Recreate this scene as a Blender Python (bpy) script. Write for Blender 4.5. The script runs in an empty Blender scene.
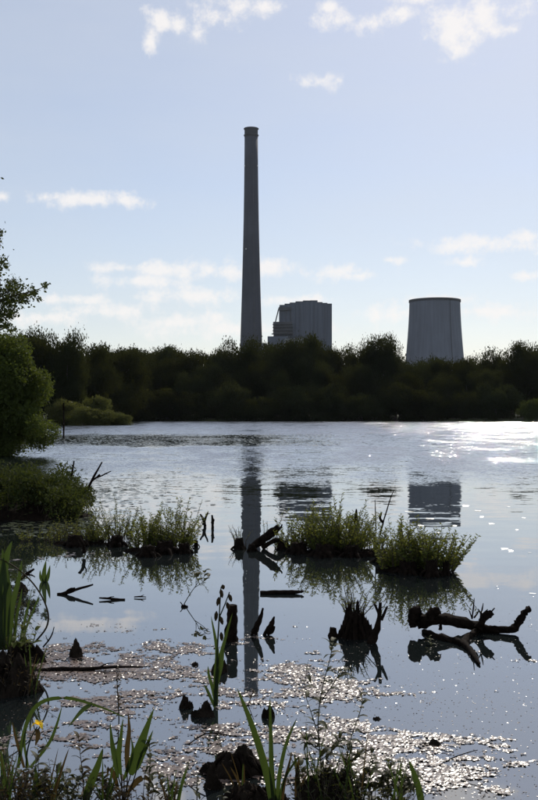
import bpy, math, random
import numpy as np
from mathutils import Vector, noise as mn

R = math.radians
rng = np.random.default_rng(7)
random.seed(7)
sc = bpy.context.scene
C = sc.collection

# ------------------------------------------------------------------ camera
CAM_H = 1.7          # eye height above the water
F = 1000.0           # focal length in photo pixels (photo 538 x 800)
CX, HOR = 269.0, 411.0
cam_d = bpy.data.cameras.new('camera')
cam_d.sensor_fit = 'VERTICAL'
cam_d.sensor_height = 24.0
cam_d.lens = 24.0 * F / 800.0
cam_d.shift_y = (HOR - 400.0) / 800.0
cam_d.clip_start = 0.1
cam_d.clip_end = 20000
cam = bpy.data.objects.new('camera', cam_d)
cam.location = (0, 0, CAM_H)
cam.rotation_euler = (R(90), 0, 0)
C.objects.link(cam)
sc.camera = cam

# ------------------------------------------------------------------ light
SUN_EL, SUN_AZ = 40.0, 18.0       # degrees; azimuth to the right of the view direction (+Y)
EXPOSURE = 0.0
SKY_STRENGTH = 0.106
sc.view_settings.view_transform = 'Standard'
sc.view_settings.look = 'None'
sc.view_settings.exposure = EXPOSURE
sc.view_settings.gamma = 1
sc.view_settings.use_curve_mapping = False
sc.cycles.max_bounces = 8
sc.cycles.use_denoising = True

sun_d = bpy.data.lights.new('sun', 'SUN')
sun_d.energy = 3.2
sun_d.angle = R(0.53)
sun_d.color = (1.0, 0.93, 0.82)
sun = bpy.data.objects.new('sun', sun_d)
sdir = Vector((math.sin(R(SUN_AZ)) * math.cos(R(SUN_EL)), math.cos(R(SUN_AZ)) * math.cos(R(SUN_EL)), math.sin(R(SUN_EL))))
sun.rotation_euler = sdir.to_track_quat('Z', 'Y').to_euler()
sun.location = (60, 200, 160)
C.objects.link(sun)

# clouds in view: (x, y, half width, half height) in photo pixels -> direction on the sky
CLOUDS = [(151, 40, 9, 15), (160, 20, 15, 12), (180, 27, 14, 9), (199, 32, 11, 9), (212, 17, 20, 16), (242, 6, 24, 9), (264, 7, 22, 8),
          (344, 20, 30, 12), (372, 22, 24, 12), (398, 14, 24, 11), (330, 8, 14, 7), (455, 24, 36, 25), (488, 14, 36, 20), (430, -8, 70, 12), (507, 29, 20, 8),
          (320, 81, 20, 8), (94, 200, 54, 8), (45, 197, 10, 5), (0, 197, 14, 5), (125, 201, 20, 7),
          (168, 270, 44, 9), (140, 281, 46, 8), (228, 272, 46, 10), (262, 268, 50, 9), (330, 272, 50, 9),
          (488, 243, 66, 10), (520, 238, 26, 8), (463, 263, 19, 6), (392, 260, 17, 5), (528, 276, 16, 5),
          (110, 312, 66, 9), (70, 300, 50, 6), (200, 296, 60, 10), (178, 322, 60, 9), (393, 315, 42, 10), (498, 312, 52, 10), (250, 330, 120, 10), (120, 268, 30, 6), (300, 300, 40, 6), (360, 276, 26, 6), (440, 300, 40, 6), (40, 318, 50, 8)]
w = bpy.data.worlds.new('World')
sc.world = w
w.use_nodes = True
nt = w.node_tree
N, L = nt.nodes, nt.links
for n in list(N):
    N.remove(n)

def nd(tree, t, **k):
    n = tree.nodes.new(t)
    for a, v in k.items():
        setattr(n, a, v)
    return n

def mth(tree, op, a, b=None, c=None, clamp=False):
    n = nd(tree, 'ShaderNodeMath', operation=op, use_clamp=clamp)
    for i, v in enumerate((a, b, c)):
        if v is None:
            continue
        if isinstance(v, (int, float)):
            n.inputs[i].default_value = v
        else:
            tree.links.new(v, n.inputs[i])
    return n.outputs[0]

out = nd(nt, 'ShaderNodeOutputWorld')
bg = nd(nt, 'ShaderNodeBackground')
bg.inputs['Strength'].default_value = SKY_STRENGTH
sky = nd(nt, 'ShaderNodeTexSky', sky_type='NISHITA')
sky.sun_disc = False
sky.sun_elevation = R(SUN_EL)
sky.sun_rotation = R(SUN_AZ)
sky.altitude = 50
sky.air_density = 1.0
sky.dust_density = 0.55
sky.ozone_density = 2.0
tc = nd(nt, 'ShaderNodeTexCoord')
sep = nd(nt, 'ShaderNodeSeparateXYZ')
L.new(tc.outputs['Generated'], sep.inputs[0])
az = mth(nt, 'ARCTAN2', sep.outputs[0], sep.outputs[1])
el = mth(nt, 'ARCSINE', sep.outputs[2])
HALF = R(17)                         # the cloud field repeats, mirrored, all round the horizon
azp = mth(nt, 'SUBTRACT', mth(nt, 'PINGPONG', mth(nt, 'ADD', az, HALF), 2 * HALF), HALF)
comb = nd(nt, 'ShaderNodeCombineXYZ')
L.new(azp, comb.inputs[0])
L.new(el, comb.inputs[1])
nz = nd(nt, 'ShaderNodeTexNoise')
nz.inputs['Scale'].default_value = 34
nz.inputs['Detail'].default_value = 7
nz.inputs['Roughness'].default_value = 0.68
L.new(tc.outputs['Generated'], nz.inputs['Vector'])
dmin = None
for (x, y, rx, ry) in CLOUDS:
    a_ = math.atan2(x - CX, F)
    e_ = math.atan2(HOR - y, math.hypot(F, x - CX))
    s = nd(nt, 'ShaderNodeVectorMath', operation='SUBTRACT')
    L.new(comb.outputs[0], s.inputs[0])
    s.inputs[1].default_value = (a_, e_, 0)
    m = nd(nt, 'ShaderNodeVectorMath', operation='MULTIPLY')
    L.new(s.outputs[0], m.inputs[0])
    m.inputs[1].default_value = (F / rx, F / ry, 0)
    ln = nd(nt, 'ShaderNodeVectorMath', operation='LENGTH')
    L.new(m.outputs[0], ln.inputs[0])
    dmin = ln.outputs['Value'] if dmin is None else mth(nt, 'SMOOTH_MIN', dmin, ln.outputs['Value'], 0.25)
dens = mth(nt, 'ADD', mth(nt, 'SUBTRACT', 1.15, dmin), mth(nt, 'MULTIPLY', mth(nt, 'SUBTRACT', nz.outputs['Fac'], 0.5), 4.4))
mr = nd(nt, 'ShaderNodeMapRange', interpolation_type='SMOOTHSTEP')
L.new(dens, mr.inputs['Value'])
mr.inputs['From Min'].default_value = -0.1
mr.inputs['From Max'].default_value = 1.3
# low clouds are thinner and greyer through the air near the horizon
thin = nd(nt, 'ShaderNodeMapRange')
L.new(el, thin.inputs['Value'])
thin.inputs['From Min'].default_value = 0.05
thin.inputs['From Max'].default_value = 0.34
thin.inputs['To Min'].default_value = 0.75
thin.inputs['To Max'].default_value = 0.85
cfac = mth(nt, 'MULTIPLY', mr.outputs[0], thin.outputs[0])
# thin cirrus veil over the whole sky, slightly streaky
CLOUD_V = 1.0 / SKY_STRENGTH
vmap = nd(nt, 'ShaderNodeMapping')
vmap.inputs['Scale'].default_value = (1.6, 1.6, 6.0)
vmap.inputs['Rotation'].default_value = (0.0, 0.35, 0.0)
L.new(tc.outputs['Generated'], vmap.inputs['Vector'])
vn = nd(nt, 'ShaderNodeTexNoise')
vn.inputs['Scale'].default_value = 2.2
vn.inputs['Detail'].default_value = 5
L.new(vmap.outputs[0], vn.inputs['Vector'])
vr = nd(nt, 'ShaderNodeMapRange')
L.new(vn.outputs['Fac'], vr.inputs['Value'])
for k_, x_ in (('From Min', 0.3), ('From Max', 0.7), ('To Min', 0.28), ('To Max', 0.50)):
    vr.inputs[k_].default_value = x_
veil = nd(nt, 'ShaderNodeMix', data_type='RGBA')
L.new(vr.outputs[0], veil.inputs['Factor'])
wb = nd(nt, 'ShaderNodeMix', data_type='RGBA', blend_type='MULTIPLY')     # the photo's slightly warm white balance
wb.inputs['Factor'].default_value = 1.0
L.new(sky.outputs[0], wb.inputs['A'])
wb.inputs['B'].default_value = (1.03, 0.965, 0.96, 1)
L.new(wb.outputs['Result'], veil.inputs['A'])
veil.inputs['B'].default_value = (0.71 * CLOUD_V, 0.745 * CLOUD_V, 0.785 * CLOUD_V, 1)
mix = nd(nt, 'ShaderNodeMix', data_type='RGBA')
L.new(cfac, mix.inputs['Factor'])
L.new(veil.outputs['Result'], mix.inputs['A'])
mix.inputs['B'].default_value = (1.0 * CLOUD_V, 0.96 * CLOUD_V, 0.93 * CLOUD_V, 1)
L.new(mix.outputs['Result'], bg.inputs['Color'])
L.new(bg.outputs[0], out.inputs['Surface'])

# ------------------------------------------------------------------ helpers
def P(x, y, Y):
    """photo pixel at distance Y -> world point"""
    return np.array(((x - CX) / F * Y, Y, CAM_H + (HOR - y) / F * Y))

def dist(y, z=0.0):
    """distance of the water (height z) seen at pixel row y"""
    return (CAM_H - z) * F / (y - HOR)

def mesh(name, v, faces, smooth=False):
    me = bpy.data.meshes.new(name)
    v = np.asarray(v, np.float32).reshape(-1, 3)
    if isinstance(faces, np.ndarray):
        k = faces.shape[1]
        me.vertices.add(len(v))
        me.vertices.foreach_set('co', v.ravel())
        me.loops.add(faces.size)
        me.loops.foreach_set('vertex_index', faces.astype(np.int32).ravel())
        me.polygons.add(len(faces))
        me.polygons.foreach_set('loop_start', np.arange(0, faces.size, k, dtype=np.int32))
        me.update(calc_edges=True)
        me.validate()
    else:
        me.from_pydata([tuple(p) for p in v], [], faces)
    if smooth:
        me.polygons.foreach_set('use_smooth', np.ones(len(me.polygons), bool))
    return me

def obj(name, me, mat=None, parent=None, loc=None):
    o = bpy.data.objects.new(name, me)
    C.objects.link(o)
    if mat and me and not me.materials:
        me.materials.append(mat)
    if parent:
        o.parent = parent
    if loc is not None:
        o.location = loc
    return o

def tag(o, label=None, cat=None, group=None, kind=None):
    if label: o['label'] = label
    if cat: o['category'] = cat
    if group: o['group'] = group
    if kind: o['kind'] = kind
    return o

def thing(name, label, cat, loc=(0, 0, 0), group=None):
    o = bpy.data.objects.new(name, None)
    C.objects.link(o)
    o.location = loc
    o.empty_display_size = 0.1
    return tag(o, label, cat, group)

class MB:
    """collects shapes into one mesh"""
    def __init__(s): s.v, s.f = [], []
    def add(s, v, f):
        b = len(s.v)
        s.v.extend([tuple(p) for p in v])
        s.f.extend([tuple(i + b for i in q) for q in f])
    def box(s, x0, x1, y0, y1, z0, z1):
        s.add([(x0, y0, z0), (x1, y0, z0), (x1, y1, z0), (x0, y1, z0), (x0, y0, z1), (x1, y0, z1), (x1, y1, z1), (x0, y1, z1)],
              [(0, 3, 2, 1), (4, 5, 6, 7), (0, 1, 5, 4), (1, 2, 6, 5), (2, 3, 7, 6), (3, 0, 4, 7)])
    def tube(s, pts, rad, sides=8, rough=0.0, seed=0, cap=True, sub=0):
        pts = [Vector(p) for p in pts]
        rad = [rad] * len(pts) if isinstance(rad, (int, float)) else list(rad)
        if sub:                                   # Catmull-Rom smoothing
            q, r2 = [], []
            for i in range(len(pts) - 1):
                p0 = pts[max(i - 1, 0)]; p1 = pts[i]; p2 = pts[i + 1]; p3 = pts[min(i + 2, len(pts) - 1)]
                for k in range(sub):
                    t = k / sub
                    q.append(0.5 * ((2 * p1) + (p2 - p0) * t + (2 * p0 - 5 * p1 + 4 * p2 - p3) * t * t + (3 * p1 - p0 - 3 * p2 + p3) * t ** 3))
                    r2.append(rad[i] + (rad[i + 1] - rad[i]) * t)
            q.append(pts[-1]); r2.append(rad[-1])
            pts, rad = q, r2
        b = len(s.v)
        for i, p in enumerate(pts):
            t = (pts[min(i + 1, len(pts) - 1)] - pts[max(i - 1, 0)])
            t = t.normalized() if t.length > 1e-9 else Vector((0, 0, 1))
            a = Vector((0, 1, 0)) if abs(t.y) < 0.8 else Vector((1, 0, 0))
            u = t.cross(a).normalized(); w_ = t.cross(u)
            for k in range(sides):
                th = 2 * math.pi * k / sides
                d = u * math.cos(th) + w_ * math.sin(th)
                r = rad[i]
                if rough:
                    r *= 1 + rough * mn.noise(Vector((d.x * 2 + seed, d.y * 2 + i * 0.7, d.z * 2))) * 1.6
                s.v.append(tuple(p + d * r))
        n = len(pts)
        for i in range(n - 1):
            for k in range(sides):
                k2 = (k + 1) % sides
                s.f.append((b + i * sides + k, b + i * sides + k2, b + (i + 1) * sides + k2, b + (i + 1) * sides + k))
        if cap:
            s.f.append(tuple(b + k for k in range(sides)))
            s.f.append(tuple(b + (n - 1) * sides + k for k in reversed(range(sides))))
    def lathe(s, prof, sides=32, cx=0, cy=0, cap=True):
        b = len(s.v)
        for (r, z) in prof:
            for k in range(sides):
                th = 2 * math.pi * k / sides
                s.v.append((cx + r * math.cos(th), cy + r * math.sin(th), z))
        for i in range(len(prof) - 1):
            for k in range(sides):
                k2 = (k + 1) % sides
                s.f.append((b + i * sides + k, b + i * sides + k2, b + (i + 1) * sides + k2, b + (i + 1) * sides + k))
        if cap:
            s.f.append(tuple(b + k for k in reversed(range(sides))))
            s.f.append(tuple(b + (len(prof) - 1) * sides + k for k in range(sides)))
    def blade(s, pts, width, fold=0.25, side=None, taper=0.75):
        """a leaf: curved folded strip along pts, pointed at the tip"""
        pts = [Vector(p) for p in pts]
        q = []
        for i in range(len(pts) - 1):
            p0 = pts[max(i - 1, 0)]; p1 = pts[i]; p2 = pts[i + 1]; p3 = pts[min(i + 2, len(pts) - 1)]
            for k in range(4):
                t = k / 4
                q.append(0.5 * ((2 * p1) + (p2 - p0) * t + (2 * p0 - 5 * p1 + 4 * p2 - p3) * t * t + (3 * p1 - p0 - 3 * p2 + p3) * t ** 3))
        q.append(pts[-1])
        n = len(q)
        side = Vector(side) if side is not None else Vector((1, 0.25, 0))
        b = len(s.v)
        for i, p in enumerate(q):
            t = i / (n - 1)
            tg = (q[min(i + 1, n - 1)] - q[max(i - 1, 0)]).normalized()
            sd = (side - tg * side.dot(tg))
            sd = sd.normalized() if sd.length > 1e-6 else Vector((1, 0, 0))
            nr = tg.cross(sd)
            if taper >= 0:      # sword leaf: widest low down
                wd = width * 0.5 * (1 - t ** (1 + 3 * taper)) * (0.75 + 0.25 * min(1, t * 4)) + 0.0004
            else:               # lance leaf: narrow at both ends
                wd = width * 0.5 * math.sin(math.pi * min(1, 0.06 + t * 0.94) ** 0.75) + 0.0004
            s.v.append(tuple(p - sd * wd + nr * wd * fold))
            s.v.append(tuple(p))
            s.v.append(tuple(p + sd * wd + nr * wd * fold))
        for i in range(n - 1):
            for k in range(2):
                s.f.append((b + i * 3 + k, b + i * 3 + k + 1, b + i * 3 + 4 + k, b + i * 3 + 3 + k))
    def build(s, name, mat, parent=None, smooth=False, loc=None, origin=None):
        v = np.array(s.v)
        if origin is not None:
            v = v - np.array(origin)
            loc = origin if parent is None else loc
        return obj(name, mesh(name, v, s.f, smooth), mat, parent, loc)

def rel(parent, p):
    return tuple(np.array(p) - np.array(parent.location))

def unit(v):
    return v / np.maximum(np.linalg.norm(v, axis=1, keepdims=True), 1e-9)

def leaf_quads(g, cen, size, elong=1.7, axis=None, jitter=1.0):
    """diamond leaves, slightly folded along the midrib: 4 verts, 2 tris each"""
    n = len(cen)
    a = unit(g.normal(size=(n, 3)) * jitter + (0 if axis is None else axis))
    b = unit(np.cross(a, g.normal(size=(n, 3))))
    nrm = np.cross(a, b)
    size = np.broadcast_to(np.asarray(size, float), (n,))[:, None]
    v = np.empty((n, 4, 3))
    v[:, 0] = cen - a * size * elong * 0.5
    v[:, 1] = cen + b * size * 0.5 + nrm * size * 0.12
    v[:, 2] = cen + a * size * elong * 0.5
    v[:, 3] = cen - b * size * 0.5 + nrm * size * 0.12
    i = np.arange(n)[:, None] * 4
    f = np.concatenate([i + [0, 1, 2], i + [0, 2, 3]], 1).reshape(-1, 3)
    return v.reshape(-1, 3), f

# ------------------------------------------------------------------ materials
def mat(name, col, rough=0.8, var=0.0, scale=5.0, bump=0.0, bscale=20.0, spec=0.3, transl=0.0, tcol=None, objvar=0.0, col2=None):
    m = bpy.data.materials.new(name)
    m.use_nodes = True
    t = m.node_tree
    p = t.nodes['Principled BSDF']
    p.inputs['Roughness'].default_value = rough
    p.inputs['Specular IOR Level'].default_value = spec
    p.inputs['Base Color'].default_value = (*col, 1)
    cs = None
    if var or col2:
        geo = nd(t, 'ShaderNodeNewGeometry')
        n = nd(t, 'ShaderNodeTexNoise')
        n.inputs['Scale'].default_value = scale
        n.inputs['Detail'].default_value = 5
        t.links.new(geo.outputs['Position'], n.inputs['Vector'])
        r = nd(t, 'ShaderNodeValToRGB')
        r.color_ramp.elements[0].position = 0.3
        r.color_ramp.elements[1].position = 0.7
        lo = col2 if col2 else [c * (1 - var) for c in col]
        hi = col if col2 else [min(1, c * (1 + var)) for c in col]
        r.color_ramp.elements[0].color = (*lo, 1)
        r.color_ramp.elements[1].color = (*hi, 1)
        t.links.new(n.outputs['Fac'], r.inputs[0])
        cs = r.outputs[0]
        if objvar:
            oi = nd(t, 'ShaderNodeObjectInfo')
            h = nd(t, 'ShaderNodeHueSaturation')
            h.inputs['Saturation'].default_value = 1
            t.links.new(mth(t, 'ADD', 1 - objvar, mth(t, 'MULTIPLY', oi.outputs['Random'], 2 * objvar)), h.inputs['Value'])
            t.links.new(mth(t, 'ADD', 0.49, mth(t, 'MULTIPLY', oi.outputs['Random'], 0.025)), h.inputs['Hue'])
            t.links.new(cs, h.inputs['Color'])
            cs = h.outputs[0]
        t.links.new(cs, p.inputs['Base Color'])
    if bump:
        geo = nd(t, 'ShaderNodeNewGeometry')
        n = nd(t, 'ShaderNodeTexNoise')
        n.inputs['Scale'].default_value = bscale
        n.inputs['Detail'].default_value = 6
        t.links.new(geo.outputs['Position'], n.inputs['Vector'])
        b = nd(t, 'ShaderNodeBump')
        b.inputs['Strength'].default_value = bump
        b.inputs['Distance'].default_value = 0.5 / bscale
        t.links.new(n.outputs['Fac'], b.inputs['Height'])
        t.links.new(b.outputs[0], p.inputs['Normal'])
    if transl:
        tr = nd(t, 'ShaderNodeBsdfTranslucent')
        if tcol is not None:
            tr.inputs[0].default_value = (*tcol, 1)
        elif cs is not None:
            t.links.new(cs, tr.inputs[0])
        else:
            tr.inputs[0].default_value = (*col, 1)
        mx = nd(t, 'ShaderNodeMixShader')
        mx.inputs[0].default_value = transl
        t.links.new(p.outputs[0], mx.inputs[1])
        t.links.new(tr.outputs[0], mx.inputs[2])
        t.links.new(mx.outputs[0], t.nodes['Material Output'].inputs['Surface'])
    return m

M = {}
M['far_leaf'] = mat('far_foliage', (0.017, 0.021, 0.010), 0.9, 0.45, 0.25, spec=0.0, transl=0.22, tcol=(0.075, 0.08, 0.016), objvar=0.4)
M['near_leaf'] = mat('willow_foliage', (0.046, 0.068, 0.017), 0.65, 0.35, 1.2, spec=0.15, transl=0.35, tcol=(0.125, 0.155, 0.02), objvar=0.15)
M['shoot_leaf'] = mat('shoot_foliage', (0.06, 0.075, 0.018), 0.6, 0.45, 5, spec=0.15, transl=0.38, tcol=(0.20, 0.21, 0.035), objvar=0.1)
M['sedge_leaf'] = mat('sedge_foliage', (0.03, 0.041, 0.013), 0.7, 0.45, 3, spec=0.1, transl=0.3, tcol=(0.075, 0.09, 0.015))
M['pale_leaf'] = mat('pale_foliage', (0.062, 0.07, 0.022), 0.7, 0.35, 0.8, spec=0.1, transl=0.35, tcol=(0.13, 0.135, 0.028), objvar=0.15)
M['iris_leaf'] = mat('iris_leaf', (0.024, 0.042, 0.012), 0.5, 0.35, 9, spec=0.25, transl=0.4, tcol=(0.06, 0.092, 0.014))
M['dry_leaf'] = mat('brown_leaf', (0.045, 0.032, 0.014), 0.6, 0.5, 14, spec=0.15, transl=0.3, tcol=(0.085, 0.055, 0.016))
M['herb_leaf'] = mat('herb_leaf', (0.035, 0.04, 0.013), 0.55, 0.5, 14, spec=0.2, transl=0.35, tcol=(0.085, 0.08, 0.018))
M['petal'] = mat('yellow_petal', (0.85, 0.60, 0.02), 0.5, 0.15, 30, spec=0.2, transl=0.5, tcol=(0.95, 0.65, 0.02))
M['bark'] = mat('bark', (0.05, 0.038, 0.028), 0.9, 0.5, 3, bump=0.8, bscale=14)
M['wet_wood'] = mat('wet_wood', (0.011, 0.0075, 0.0055), 0.85, 0.55, 22, bump=1.0, bscale=70, spec=0.04)
M['mud'] = mat('mud', (0.017, 0.0125, 0.009), 0.85, 0.6, 14, bump=1.0, bscale=55, spec=0.06)
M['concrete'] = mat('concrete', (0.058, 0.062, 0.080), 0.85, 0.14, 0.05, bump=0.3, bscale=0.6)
M['dark_concrete'] = mat('dark_concrete', (0.045, 0.046, 0.052), 0.85, 0.15, 0.08)
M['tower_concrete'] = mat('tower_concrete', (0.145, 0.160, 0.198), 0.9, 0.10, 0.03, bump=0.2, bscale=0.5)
M['cladding'] = mat('cladding', (0.105, 0.120, 0.155), 0.7, 0.07, 0.05, spec=0.2)
M['pale_cladding'] = mat('pale_cladding', (0.24, 0.25, 0.28), 0.7, 0.07, 0.05, spec=0.2)
M['steel'] = mat('dark_steel', (0.08, 0.082, 0.09), 0.7, 0.2, 0.2)
M['green_copper'] = mat('green_flue', (0.10, 0.17, 0.13), 0.7, 0.2, 0.3)
def streaks(m, amount=0.12):
    t = m.node_tree
    p = t.nodes['Principled BSDF']
    src = p.inputs['Base Color'].links[0].from_socket
    geo = nd(t, 'ShaderNodeNewGeometry')
    mp = nd(t, 'ShaderNodeMapping')
    mp.inputs['Scale'].default_value = (0.35, 0.35, 0.012)
    t.links.new(geo.outputs['Position'], mp.inputs['Vector'])
    n = nd(t, 'ShaderNodeTexNoise')
    n.inputs['Scale'].default_value = 1.0
    n.inputs['Detail'].default_value = 6
    t.links.new(mp.outputs[0], n.inputs['Vector'])
    r = nd(t, 'ShaderNodeMapRange')
    t.links.new(n.outputs['Fac'], r.inputs['Value'])
    for k_, x_ in (('From Min', 0.35), ('From Max', 0.65), ('To Min', 1 - amount), ('To Max', 1 + amount * 0.5)):
        r.inputs[k_].default_value = x_
    mx = nd(t, 'ShaderNodeVectorMath', operation='SCALE')
    t.links.new(src, mx.inputs[0])
    t.links.new(r.outputs[0], mx.inputs['Scale'])
    t.links.new(mx.outputs[0], p.inputs['Base Color'])
for k_ in ('concrete', 'tower_concrete', 'cladding'):
    streaks(M[k_])
M['ground'] = mat('ground', (0.05, 0.055, 0.02), 0.95, 0.4, 0.4, bump=0.5, bscale=3)
M['lamp'] = mat('white_housing', (0.8, 0.8, 0.78), 0.5)

# water: mirror-like in the lee of the islands, wind ripples farther out
def water_mat():
    m = bpy.data.materials.new('lake_water')
    m.use_nodes = True
    t = m.node_tree
    p = t.nodes['Principled BSDF']
    p.inputs['Base Color'].default_value = (0.012, 0.016, 0.016, 1)
    p.inputs['IOR'].default_value = 2.0
    geo = nd(t, 'ShaderNodeNewGeometry')
    s = nd(t, 'ShaderNodeSeparateXYZ')
    t.links.new(geo.outputs['Position'], s.inputs[0])
    def ntex(sx, sy, scale, detail=3, rough=0.55, off=0.0):
        mp = nd(t, 'ShaderNodeMapping')
        mp.inputs['Scale'].default_value = (sx, sy, 1)
        mp.inputs['Location'].default_value = (off, off * 0.7, off)
        t.links.new(geo.outputs['Position'], mp.inputs['Vector'])
        n = nd(t, 'ShaderNodeTexNoise')
        n.inputs['Scale'].default_value = scale
        n.inputs['Detail'].default_value = detail
        n.inputs['Roughness'].default_value = rough
        t.links.new(mp.outputs[0], n.inputs['Vector'])
        return n
    def ramp(v, a, b, lo=0.0, hi=1.0):
        r = nd(t, 'ShaderNodeMapRange', interpolation_type='SMOOTHSTEP')
        t.links.new(v, r.inputs['Value'])
        for k, x in (('From Min', a), ('From Max', b), ('To Min', lo), ('To Max', hi)):
            r.inputs[k].default_value = x
        return r.outputs[0]
    X, Y = s.outputs[0], s.outputs[1]
    # wind grows with the open fetch
    near = ramp(Y, 13.5, 20.0, 0.0, 0.06)
    mid = ramp(Y, 21.0, 60.0, 0.0, 0.59)
    far = ramp(Y, 60.0, 150.0, 0.0, 0.35)
    patch = ntex(0.06, 0.10, 1.0, 3, 0.6)
    wind = mth(t, 'ADD', mth(t, 'ADD', near, mid), far)
    wind = mth(t, 'MULTIPLY', wind, ramp(patch.outputs['Fac'], 0.30, 0.62, 0.5, 1.15))
    # lily beds damp the waves: a band across the left half of the lake
    edge = mth(t, 'ADD', Y, mth(t, 'MULTIPLY', mth(t, 'SUBTRACT', ntex(0.25, 0.1, 1.0, 3, off=3).outputs['Fac'], 0.5), 14))
    band = mth(t, 'MULTIPLY', ramp(edge, 44, 52), ramp(edge, 68, 74, 1, 0))
    band = mth(t, 'MULTIPLY', band, ramp(X, -2, 6, 1.0, 0.12))
    wind = mth(t, 'MULTIPLY', wind, mth(t, 'SUBTRACT', 1, mth(t, 'MULTIPLY', band, 0.86)))
    # slopes (shading normal built from the wave slopes, waves run towards the shore at our feet)
    n1 = ntex(0.45, 1.0, 3.4, 3)
    n2 = ntex(0.8, 1.0, 9.0, 2, off=5)
    c1 = nd(t, 'ShaderNodeSeparateColor'); t.links.new(n1.outputs['Color'], c1.inputs[0])
    c2 = nd(t, 'ShaderNodeSeparateColor'); t.links.new(n2.outputs['Color'], c2.inputs[0])
    def slope(a, b):
        return mth(t, 'ADD', mth(t, 'MULTIPLY', mth(t, 'SUBTRACT', a, 0.5), 0.75), mth(t, 'MULTIPLY', mth(t, 'SUBTRACT', b, 0.5), 0.55))
    sx = mth(t, 'MULTIPLY', slope(c1.outputs[0], c2.outputs[0]), wind)
    sy = mth(t, 'MULTIPLY', mth(t, 'SUBTRACT', slope(c1.outputs[1], c2.outputs[1]), 0.10), wind)
    # capillary wavelets on the open water: short steep faces
    n4 = ntex(0.7, 1.0, 8.0, 2, 0.7, off=2)
    c4 = nd(t, 'ShaderNodeSeparateColor'); t.links.new(n4.outputs['Color'], c4.inputs[0])
    n5 = ntex(0.5, 0.22, 0.9, 3, 0.65, off=12)
    gust = mth(t, 'MULTIPLY', ramp(Y, 20.0, 36.0, 0.0, 1.0), ramp(n5.outputs['Fac'], 0.40, 0.62, 0.30, 1.25))
    gust = mth(t, 'MULTIPLY', gust, mth(t, 'SUBTRACT', 1, mth(t, 'MULTIPLY', band, 0.8)))
    sx = mth(t, 'ADD', sx, mth(t, 'MULTIPLY', mth(t, 'SUBTRACT', c4.outputs[0], 0.5), mth(t, 'MULTIPLY', gust, 0.75)))
    sy = mth(t, 'SUBTRACT', sy, mth(t, 'MULTIPLY', mth(t, 'ABSOLUTE', mth(t, 'SUBTRACT', c4.outputs[1], 0.5)), mth(t, 'MULTIPLY', gust, 1.6)))
    # faint residual ripples in the calm part
    n3 = ntex(0.35, 1.0, 3.0, 2, off=9)
    c3 = nd(t, 'ShaderNodeSeparateColor'); t.links.new(n3.outputs['Color'], c3.inputs[0])
    calm = ramp(Y, 5.0, 14.0, 0.006, 0.028)
    sx = mth(t, 'ADD', sx, mth(t, 'MULTIPLY', mth(t, 'SUBTRACT', c3.outputs[0], 0.5), mth(t, 'MULTIPLY', calm, 0.5)))
    sy = mth(t, 'ADD', sy, mth(t, 'MULTIPLY', mth(t, 'SUBTRACT', c3.outputs[1], 0.5), calm))
    cb = nd(t, 'ShaderNodeCombineXYZ')
    t.links.new(sx, cb.inputs[0]); t.links.new(sy, cb.inputs[1]); cb.inputs[2].default_value = 1
    nn = nd(t, 'ShaderNodeVectorMath', operation='NORMALIZE')
    t.links.new(cb.outputs[0], nn.inputs[0])
    t.links.new(nn.outputs[0], p.inputs['Normal'])
    ro = mth(t, 'ADD', 0.015, mth(t, 'MULTIPLY', wind, 0.07))
    t.links.new(ro, p.inputs['Roughness'])
    gl = nd(t, 'ShaderNodeBsdfGlossy')          # extra mirror share, added to brighten the water's reflections
    gl.inputs['Color'].default_value = (0.9, 0.92, 0.96, 1)
    t.links.new(ro, gl.inputs['Roughness'])
    t.links.new(nn.outputs[0], gl.inputs['Normal'])
    mx = nd(t, 'ShaderNodeMixShader')
    mx.inputs[0].default_value = 0.24
    t.links.new(p.outputs[0], mx.inputs[1])
    t.links.new(gl.outputs[0], mx.inputs[2])
    t.links.new(mx.outputs[0], t.nodes['Material Output'].inputs['Surface'])
    return m
M['water'] = water_mat()

# ------------------------------------------------------------------ setting: terrain and lake
def shore_left(Y):
    return np.interp(Y, [0, 6, 12, 16, 30, 45, 70, 110, 130, 160], [-2.6, -2.9, -4.0, -4.6, -8.0, -12.5, -19, -26, -24, -34])

def land_height(X, Y):
    d_far = Y - (171 + 2.0 * np.sin(X * 0.12) + 1.2 * np.sin(X * 0.31 + 1))
    d_near = 4.15 - Y
    d_left = (shore_left(np.clip(Y, 0, 160)) - X) * 0.8
    d_right = (X - np.interp(Y, [0, 40, 160], [14, 40, 58])) * 0.8
    d = np.maximum(np.maximum(d_far, d_near), np.maximum(d_left, d_right))
    return np.clip(d * 0.35, -0.6, 0.0) + 0.55 * (1 - np.exp(-np.clip(d, 0, None) / 1.6)) - 0.02

def grid_axis(parts):
    return np.unique(np.concatenate([np.linspace(a, b, n) for a, b, n in parts]))
gx = grid_axis([(-6000, -200, 20), (-200, -40, 24), (-40, 60, 90), (60, 200, 20), (200, 6000, 20)])
gy = grid_axis([(-60, 0, 8), (0, 8, 24), (8, 60, 40), (60, 165, 40), (165, 185, 30), (185, 400, 20), (400, 9000, 24)])
GX, GY = np.meshgrid(gx, gy)
GZ = land_height(GX, GY)
nx_, ny_ = len(gx), len(gy)
ii = (np.arange(ny_ - 1)[:, None] * nx_ + np.arange(nx_ - 1)[None]).ravel()
tag(obj('ground', mesh('ground', np.stack([GX, GY, GZ], -1).reshape(-1, 3), np.stack([ii, ii + 1, ii + 1 + nx_, ii + nx_], 1), True), M['ground']), kind='structure')
wv = [(-70, 2, 0), (110, 2, 0), (110, 185, 0), (-70, 185, 0)]
tag(obj('lake_water', mesh('lake_water', wv, [(0, 1, 2, 3)]), M['water']), kind='structure')

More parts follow.
